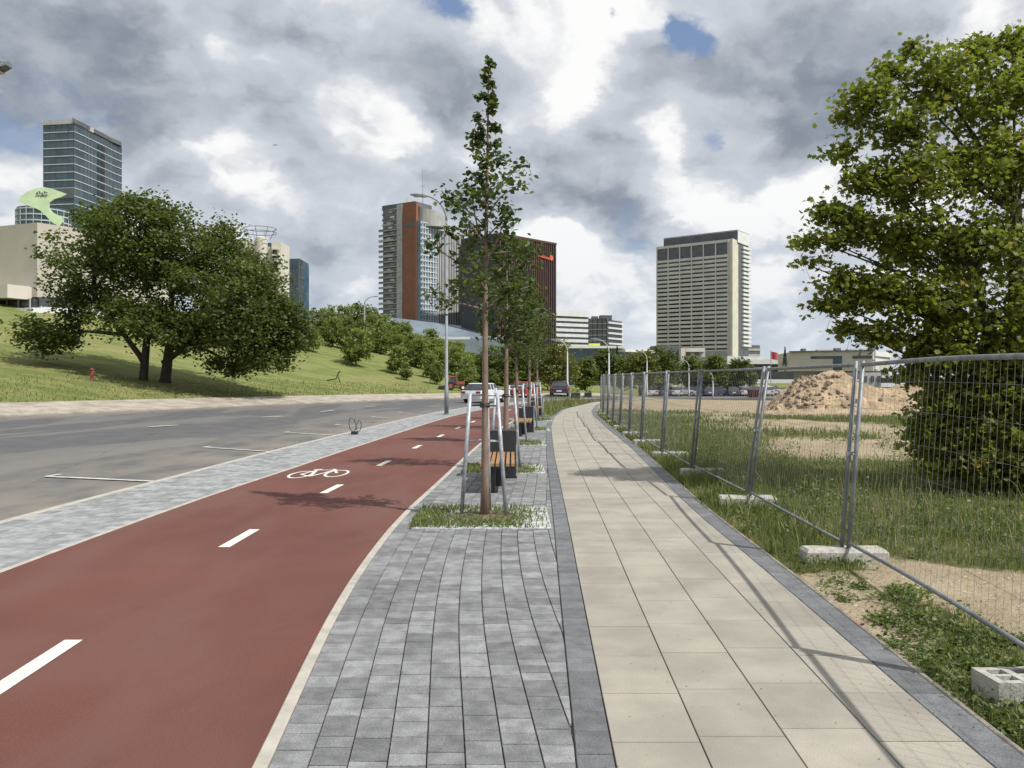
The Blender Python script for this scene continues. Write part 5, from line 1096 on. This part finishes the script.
# ------------------------------------------------------------------ vehicles
m_tyre = M('tyre', (.02, .02, .02), .9, .2, 10); m_rim = M('wheel_rim', (.35, .36, .37), .4, .1, 10, metal=.6)
m_lit = M('tail_lamp', (.35, .02, .02), .3, .1, 5); m_head = M('head_lamp', (.7, .7, .66), .2, .05, 5)
paint = {}
def pm(nm, c):
    if nm not in paint: paint[nm] = M('car_paint_'+nm, c, .3, .05, 2, spec=.7)
    return paint[nm]
def car(m_body, label, group=None, L=4.3, Wd=1.76, Ht=1.46, van=False):
    root = empty('parked_car', (0, 0, 0), label, 'car', group)
    h = Ht; prof = [(-L/2, .32), (-L/2, .72), (-L/2+.08, .92), (-L/2+.5, .98), (.9, .98), (L/2-.5, .84), (L/2-.06, .68), (L/2, .5), (L/2-.02, .3)]
    if van: prof[3] = (-L/2+.1, 1.02)
    b_ = MB(); n = len(prof); vs = []
    for s_, ins in ((-1, .0), (-1, .07), (1, .07), (1, .0)):
        pass
    ring_ = []
    for yy_, sc_ in ((-Wd/2, .0), (-Wd/2+.1, 1), (Wd/2-.1, 1), (Wd/2, .0)):
        for (x, z) in prof:
            xx = x*(1 if sc_ else .975); zz = .32+(z-.32)*(1 if sc_ else .93); vs.append((xx, yy_, zz))
    fs = [(k*n+i, k*n+(i+1) % n, (k+1)*n+(i+1) % n, (k+1)*n+i) for k in range(3) for i in range(n)]+[tuple(range(n)), tuple(range(4*n-1, 3*n-1, -1))]
    b_.add(vs, fs); b_.build('body', m_body, root, smooth=False)
    x0, x1, x2, x3 = (-L/2+.15, -L/2+.75, .35, 1.15) if not van else (-L/2+.06, -L/2+.2, .55, 1.2)
    b_ = MB(); w0, w1 = Wd/2-.09, Wd/2-.26
    b_.add([(x0, -w0, .97), (x3, -w0, .97), (x3, w0, .97), (x0, w0, .97), (x1, -w1, h-.05), (x2, -w1, h-.05), (x2, w1, h-.05), (x1, w1, h-.05)], [(3,2,1,0),(4,5,6,7),(0,1,5,4),(1,2,6,5),(2,3,7,6),(3,0,4,7)]); b_.build('windows', m_glassD, root)
    b_ = MB(); b_.add([(x1-.05, -w1-.02, h-.055), (x2+.05, -w1-.02, h-.055), (x2+.05, w1+.02, h-.055), (x1-.05, w1+.02, h-.055), (x1+.1, -w1+.1, h), (x2-.15, -w1+.1, h), (x2-.15, w1-.1, h), (x1+.1, w1-.1, h)], [(3,2,1,0),(4,5,6,7),(0,1,5,4),(1,2,6,5),(2,3,7,6),(3,0,4,7)])
    for sx in (-.45, .0): 
        for s_ in (-1, 1): b_.tube([(sx, s_*(w0+.005), .97), (sx+.02, s_*(w1+.012), h-.05)], .035, 5)
    b_.build('roof', m_body, root)
    for sx in (-L/2+.8, L/2-.82):
        for s_ in (-1, 1):
            w = MB(); w.lathe([(.18, -.1), (.32, -.09), (.33, 0), (.32, .09), (.18, .1)], (sx, s_*(Wd/2-.08), .33), 16, axis='y'); wo = w.build('wheel', m_tyre, root)
            w = MB(); w.lathe([(.19, -.02), (.19, .02)], (sx, s_*(Wd/2+.015), .33), 12, axis='y'); w.build('rim', m_rim, wo)
    for s_ in (-1, 1):
        w = MB(); w.box((-L/2-.0, s_*(Wd/2-.25), .8), (.06, .34, .14)); w.build('tail_light', m_lit, root)
        w = MB(); w.box((L/2-.03, s_*(Wd/2-.28), .62), (.08, .34, .13)); w.build('headlight', m_head, root)
    w = MB(); w.box((-L/2-.0, 0, .55), (.05, .5, .12)); w.build('number_plate', m_head, root)
    return root
gc = 'cars on the road behind the tree guards'
def put(o, px, d, rz, z=None): 
    x = (px-CX)/F*d; o.location = (x, d, ROADZ+.02 if z is None else z); o.rotation_euler = (0, 0, rz)
put(car(pm('white', (.62, .63, .64)), 'white car on the road seen behind the nearest tree guard', gc), 485, 61.5, R(63), -.09)
put(car(pm('navy', (.03, .035, .06)), 'dark navy car at the road bend in front of the yellowing tree', gc), 560, 80.5, R(84), -.04)
put(car(pm('red', (.32, .04, .05)), 'red car on the road seen between the far tree guards', gc), 526, 77, R(68), -.06)
# lot of cars beyond the field
cols = [('silver', (.42, .43, .44)), ('dark', (.04, .045, .05)), ('blue', (.05, .065, .10)), ('pale', (.6, .6, .58))]
pr_c = [car(pm(*c), 'small %s car parked in the crowded car park beyond the field' % ('pale' if c[0] == 'pale' else c[0]), 'cars in the car park beyond the field') for c in cols]
plc = []
for row, (d, zoff) in enumerate(((127, 0), (134, 0), (142, 0), (150, 0))):
    for px in np.arange(650+row*3, 775, 11.5 if row < 2 else 9.5): plc.append((px+rnd.uniform(-1.5, 1.5), d))
firstc = [True]*4
for i, (px, d) in enumerate(plc):
    x = (px-CX)/F*d; k = rnd.randrange(4)
    if d < 112+(x-18)*.12+4: continue
    rz = R(90+rnd.uniform(-8, 8)) if rnd.random() < .6 else R(rnd.uniform(-20, 20))
    if firstc[k]: o = pr_c[k]; firstc[k] = False
    else: o = clone(pr_c[k], (0, 0, 0))
    o.location = (x, d, -1.05); o.rotation_euler = (0, 0, rz)
b_ = MB(); x, y, z = W(757, 397, 118); root = empty('skip_container', (x, y, -1.3), 'dark red skip standing at the left foot of the large earth heap', 'skip')
b_.add([(x-.9, y-.8, -1.3), (x+.9, y-.8, -1.3), (x+.9, y+.8, -1.3), (x-.9, y+.8, -1.3), (x-1.2, y-1, .1), (x+1.2, y-1, .1), (x+1.2, y+1, .1), (x-1.2, y+1, .1)], [(3,2,1,0),(4,5,6,7),(0,1,5,4),(1,2,6,5),(2,3,7,6),(3,0,4,7)])
b_.build('hull', M('skip_red', (.11, .03, .025), .7, .3, 1), root)
for k in range(5): b_ = MB(); b_.box((x-.9+k*.45, y-.95, -.55), (.08, .16, 1.2)); b_.build('rib', bpy.data.materials['skip_red'], root)
# dark box bins at the path end
for px, d, w_, h_, lb in ((575.5, 70, 9, 6, 'dark box shaped planter at the path end, left of a smaller one'), (588, 76, 7, 4.5, 'smaller dark box shaped planter at the path end')):
    x = (px-CX)/F*d; k = d/F; ww, hh = w_*k, h_*k; z0 = float(D(x, d))-.02; root = empty('planter_box', (x, d, z0), lb, 'planter', 'dark boxes at the path end')
    b_ = MB(); b_.box((x, d, z0+hh*.45), (ww, ww*.6, hh*.9)); b_.build('box', m_black, root)
    b_ = MB(); b_.box((x, d, z0+hh*.95), (ww*1.08, ww*.68, hh*.1)); b_.build('rim', m_dgrey, root)
    V, Fc = leaves(np.c_[x+NP.uniform(-.45, .45, 60)*ww, d+NP.uniform(-.28, .28, 60)*ww, z0+hh+NP.uniform(0, .25, 60)], NP.uniform(.08, .16, 60)); mesh_np('plant', V, Fc, m_weed, root, np.repeat(NP.uniform(0, 1, 60), 6))
# tractor on the slope
gq = hillpoint(455, 390.8); x, y, z = gq
root = empty('tractor', (0, 0, 0), 'red tractor with a mower working at the foot of the slope behind the lamp post', 'tractor')
m_tr = M('tractor_red', (.30, .075, .045), .5, .15, 3)
b_ = MB(); b_.box((.0, 0, 1.05), (2.9, .6, .5)); b_.box((1.0, 0, 1.35), (1.5, .8, .55)); b_.build('hood', m_tr, root)
b_ = MB(); b_.add([(-1.2, -.75, 1.2), (.3, -.75, 1.2), (.3, .75, 1.2), (-1.2, .75, 1.2), (-1.0, -.65, 2.4), (.1, -.65, 2.4), (.1, .65, 2.4), (-1.0, .65, 2.4)], [(3,2,1,0),(4,5,6,7),(0,1,5,4),(1,2,6,5),(2,3,7,6),(3,0,4,7)]); b_.build('cab', m_glassD, root)
b_ = MB(); b_.box((-.45, 0, 2.48), (1.45, 1.5, .16)); b_.build('roof', m_tr, root)
b_ = MB()
for s_ in (-1, 1):
    for xx in (-1.1, .2): b_.tube([(xx*1.05, s_*.75, 1.2), (xx*.9, s_*.66, 2.42)], .05, 5)
b_.build('cab_frame', m_tr, root)
for s_ in (-1, 1):
    for (xx, r_) in ((-.9, .78), (1.35, .5)):
        w = MB(); w.lathe([(r_*.55, -.2), (r_*.96, -.18), (r_, 0), (r_*.96, .18), (r_*.55, .2)], (xx, s_*.9, r_), 18, axis='y'); wo = w.build('wheel', m_tyre, root)
        w = MB(); w.lathe([(r_*.5, -.03), (r_*.5, .03)], (xx, s_*1.1, r_), 12, axis='y'); w.build('rim', m_head if xx > 0 else m_tr, wo)
    b_ = MB(); b_.box((-.9, s_*.85, 1.62), (1.3, .42, .08)); b_.build('mudguard', m_tr, root)
b_ = MB(); b_.box((-2.4, 0, .55), (1.2, 1.9, .5)); b_.tube([(-1.4, 0, .8), (-2.4, 0, .8)], .08, 6); b_.build('mower', m_black, root)
root.location = gq; root.rotation_euler = (0, 0, R(8)); root.scale = ((27*y/F/4.9),)*3
# airliner
x, y, z = W(275, 145, 3000); root = empty('airplane', (x, y, z), 'tiny airliner flying far off under the clouds above the cream tower', 'airplane')
b_ = MB(); b_.lathe([(.2, -18), (1.6, -12), (1.9, 0), (1.9, 10), (1.2, 16), (.2, 18)], (x, y, z), 10, axis='x'); b_.build('fuselage', m_lgrey, root)
for s_ in (-1, 1): b_ = MB(); b_.add([(x-4, y, z-.8), (x+4, y, z-.8), (x+7, y+s_*17, z+.8), (x+4.5, y+s_*17, z+.8), (x-4, y, z-.2), (x+4, y, z-.2), (x+7, y+s_*17, z+1), (x+4.5, y+s_*17, z+1)], [(0,1,2,3),(7,6,5,4),(0,4,5,1),(1,5,6,2),(2,6,7,3),(3,7,4,0)]); b_.build('wing', m_lgrey, root)
b_ = MB(); b_.add([(x+12, y-.2, z+1), (x+17, y-.2, z+1), (x+19, y-.2, z+7), (x+16, y-.2, z+7), (x+12, y+.2, z+1), (x+17, y+.2, z+1), (x+19, y+.2, z+7), (x+16, y+.2, z+7)], [(0,1,2,3),(7,6,5,4),(0,4,5,1),(1,5,6,2),(2,6,7,3),(3,7,4,0)]); b_.build('tail_fin', m_lgrey, root)
root.scale = (.62, .62, .62)
# ------------------------------------------------------------------ sun and sky
sun_az = np.array((.84, -.54)); sun_az /= np.linalg.norm(sun_az); EL = R(52.5)
sd = bpy.data.lights.new('sun', 'SUN'); so = bpy.data.objects.new('sun', sd); col.objects.link(so)
from mathutils import Vector
so.rotation_euler = Vector((sun_az[0]*math.cos(EL), sun_az[1]*math.cos(EL), math.sin(EL))).to_track_quat('Z', 'Y').to_euler()
sd.energy = 4.9; sd.angle = R(.53); sd.color = (1, .965, .91); so.location = (20, -20, 60)
w = bpy.data.worlds.new('World'); scene.world = w; w.use_nodes = True; nt = w.node_tree; bg = nt.nodes['Background']
sky = nt.nodes.new('ShaderNodeTexSky'); sky.sky_type = 'NISHITA'; sky.sun_disc = False; sky.sun_elevation = EL; sky.sun_rotation = math.atan2(sun_az[0], sun_az[1])
STR = .1; bg.inputs['Strength'].default_value = STR
tc = nt.nodes.new('ShaderNodeTexCoord'); dr = tc.outputs['Generated']
def vm(op, a, b=None, c=None, out=0):
    n = nt.nodes.new('ShaderNodeVectorMath'); n.operation = op
    for i, v in enumerate((a, b, c)):
        if v is None: continue
        if isinstance(v, (tuple, list)): n.inputs[i].default_value = v
        elif isinstance(v, (int, float)): n.inputs[i].default_value = (v, v, v)
        else: nt.links.new(v, n.inputs[i])
    return n.outputs[out]
sp = nt.nodes.new('ShaderNodeSeparateXYZ'); nt.links.new(dr, sp.inputs[0])
# the cloud deck is seen more and more edge-on towards the horizon
st = mth(nt, 'DIVIDE', 1, mth(nt, 'ADD', mth(nt, 'MAXIMUM', sp.outputs[2], 0), .75))
cb_ = nt.nodes.new('ShaderNodeCombineXYZ'); nt.links.new(sp.outputs[0], cb_.inputs[0]); nt.links.new(sp.outputs[1], cb_.inputs[1]); nt.links.new(mth(nt, 'MULTIPLY', sp.outputs[2], 1.35), cb_.inputs[2])
pl = vm('MULTIPLY', cb_.outputs[0], st)
pn = nt.nodes.new('ShaderNodeVectorMath'); pn.operation = 'SCALE'; nt.links.new(cb_.outputs[0], pn.inputs[0]); nt.links.new(st, pn.inputs['Scale']); pl = pn.outputs[0]
def nz(vec, scale, detail, rough=.55, dist=0, color=False, lac=2.1):
    n = nt.nodes.new('ShaderNodeTexNoise'); n.inputs['Scale'].default_value = scale; n.inputs['Detail'].default_value = detail; n.inputs['Roughness'].default_value = rough
    n.inputs['Distortion'].default_value = dist; n.inputs['Lacunarity'].default_value = lac; nt.links.new(vec, n.inputs[0]); return n.outputs[1 if color else 0]
def vor(vec, scale, detail=3, rough=.5):
    n = nt.nodes.new('ShaderNodeTexVoronoi'); n.feature = 'F1'; n.inputs['Scale'].default_value = scale; n.inputs['Detail'].default_value = detail
    n.inputs['Roughness'].default_value = rough; nt.links.new(vec, n.inputs['Vector']); return n.outputs['Distance']
warp = vm('SUBTRACT', nz(pl, 3.2, 7, .6, color=True), .5)
dw = vm('NORMALIZE', vm('MULTIPLY_ADD', warp, .16, dr))
wp = vm('MULTIPLY_ADD', warp, .22, pl)
def bsum(lst):
    tot = None
    for (px, py, rad, amp) in lst:
        v = np.array(((px-CX)/F, 1, (HY-py)/F)); v /= np.linalg.norm(v); s_ = (rad/F)**2/2
        e = mth(nt, 'MULTIPLY', mth(nt, 'POWER', 2.718, mth(nt, 'DIVIDE', mth(nt, 'SUBTRACT', vm('DOT_PRODUCT', dw, tuple(v), out=1), 1), s_)), amp)
        tot = e if tot is None else mth(nt, 'ADD', tot, e)
    return tot
def height(v, fine=True):
    h = mth(nt, 'MULTIPLY', nz(v, 4.2, 7, .50, 0), 1.5)
    return mth(nt, 'ADD', h, mth(nt, 'MULTIPLY', mth(nt, 'SUBTRACT', .5, vor(v, 9.0, 2, .5)), .30))
h0 = height(wp); h1 = height(vm('ADD', wp, (.046, -.015, .060)))
rel = mth(nt, 'SUBTRACT', h0, h1)
B = mth(nt, 'MULTIPLY_ADD', rel, 1.75, .55)
B = mth(nt, 'ADD', B, mth(nt, 'MULTIPLY', mth(nt, 'SUBTRACT', nz(pl, 1.7, 4, .5), .5), -1.1))
blobsB = [(765,118,55,-.36),(840,70,80,-.18),(705,75,34,-.16),(940,20,80,-.10),(800,10,70,-.08),(590,195,45,-.42),(640,200,40,-.32),(540,195,40,-.26),(430,85,45,-.30),(440,135,42,-.26),(95,75,90,-.26),(60,20,80,-.18),(345,232,45,-.22),(300,262,50,-.20),(130,165,36,-.22),(490,80,36,-.2),(30,120,50,-.1),(270,120,35,-.16),(640,110,16,-.2),
          (598,50,36,.55),(575,88,30,.5),(672,155,18,.6),(665,128,16,.5),(160,45,42,.20),(205,160,30,.36),(240,192,26,.36),(285,205,16,.4),(325,150,34,.14),(378,155,22,.22),(215,100,36,.18),(475,26,22,.35),(440,45,14,.3),(575,240,28,.55),(540,225,20,.3),(715,195,36,.34),(760,240,50,.22),(640,262,40,.18),(500,20,30,.15),(890,130,30,.14),(820,185,40,.40),(760,290,60,.25),(550,8,26,.2),(330,300,60,.22),(20,200,50,.14),(120,130,24,.2),(530,130,20,.18),(560,260,30,.3)]
B = mth(nt, 'ADD', B, bsum(blobsB))
Cv = mth(nt, 'ADD', mth(nt, 'MULTIPLY_ADD', mth(nt, 'SUBTRACT', h0, .75), 1.25, 1.06), bsum([(690,40,22,-.7),(668,32,14,-.6),(705,52,10,-.4),(622,22,8,-.7),(702,136,12,-.6),(458,6,20,-.6),(425,2,24,-.5),(262,62,12,-.35),(222,76,12,-.3),(640,240,40,-.30),(560,285,40,-.2),(760,275,60,-.2),(345,275,50,-.15),(858,98,9,-.6),(620,280,40,-.22)]))
mask = ss(nt, Cv, .15, .62)
lo = ss(nt, B, -.55, .66); hi = ss(nt, B, .50, 1.02)
cc = mixc(nt, lo, (.225, .262, .325), (.61, .65, .71)); cc = mixc(nt, hi, cc, (.98, .98, .975))
hz_ = mth(nt, 'SUBTRACT', 1, ss(nt, sp.outputs[2], .0, .28)); cc = mixc(nt, mth(nt, 'MULTIPLY', hz_, .38), cc, (.62, .70, .80))
sc_ = nt.nodes.new('ShaderNodeVectorMath'); sc_.operation = 'SCALE'; sc_.inputs['Scale'].default_value = 1/STR; nt.links.new(cc, sc_.inputs[0])
skyc = mixc(nt, .6, sky.outputs[0], (2.6, 3.7, 6.0))
fin = mixc(nt, mask, skyc, sc_.outputs[0])
nt.links.new(fin, bg.inputs['Color'])
w.cycles.sampling_method = 'MANUAL'; w.cycles.sample_map_resolution = 512
vs_ = scene.view_settings; vs_.view_transform = 'Standard'; vs_.look = 'None'; vs_.exposure = 0; vs_.gamma = 1
scene.cycles.use_denoising = True
scene.cycles.max_bounces = 6; scene.cycles.diffuse_bounces = 3; scene.cycles.transmission_bounces = 3; scene.cycles.transparent_max_bounces = 4
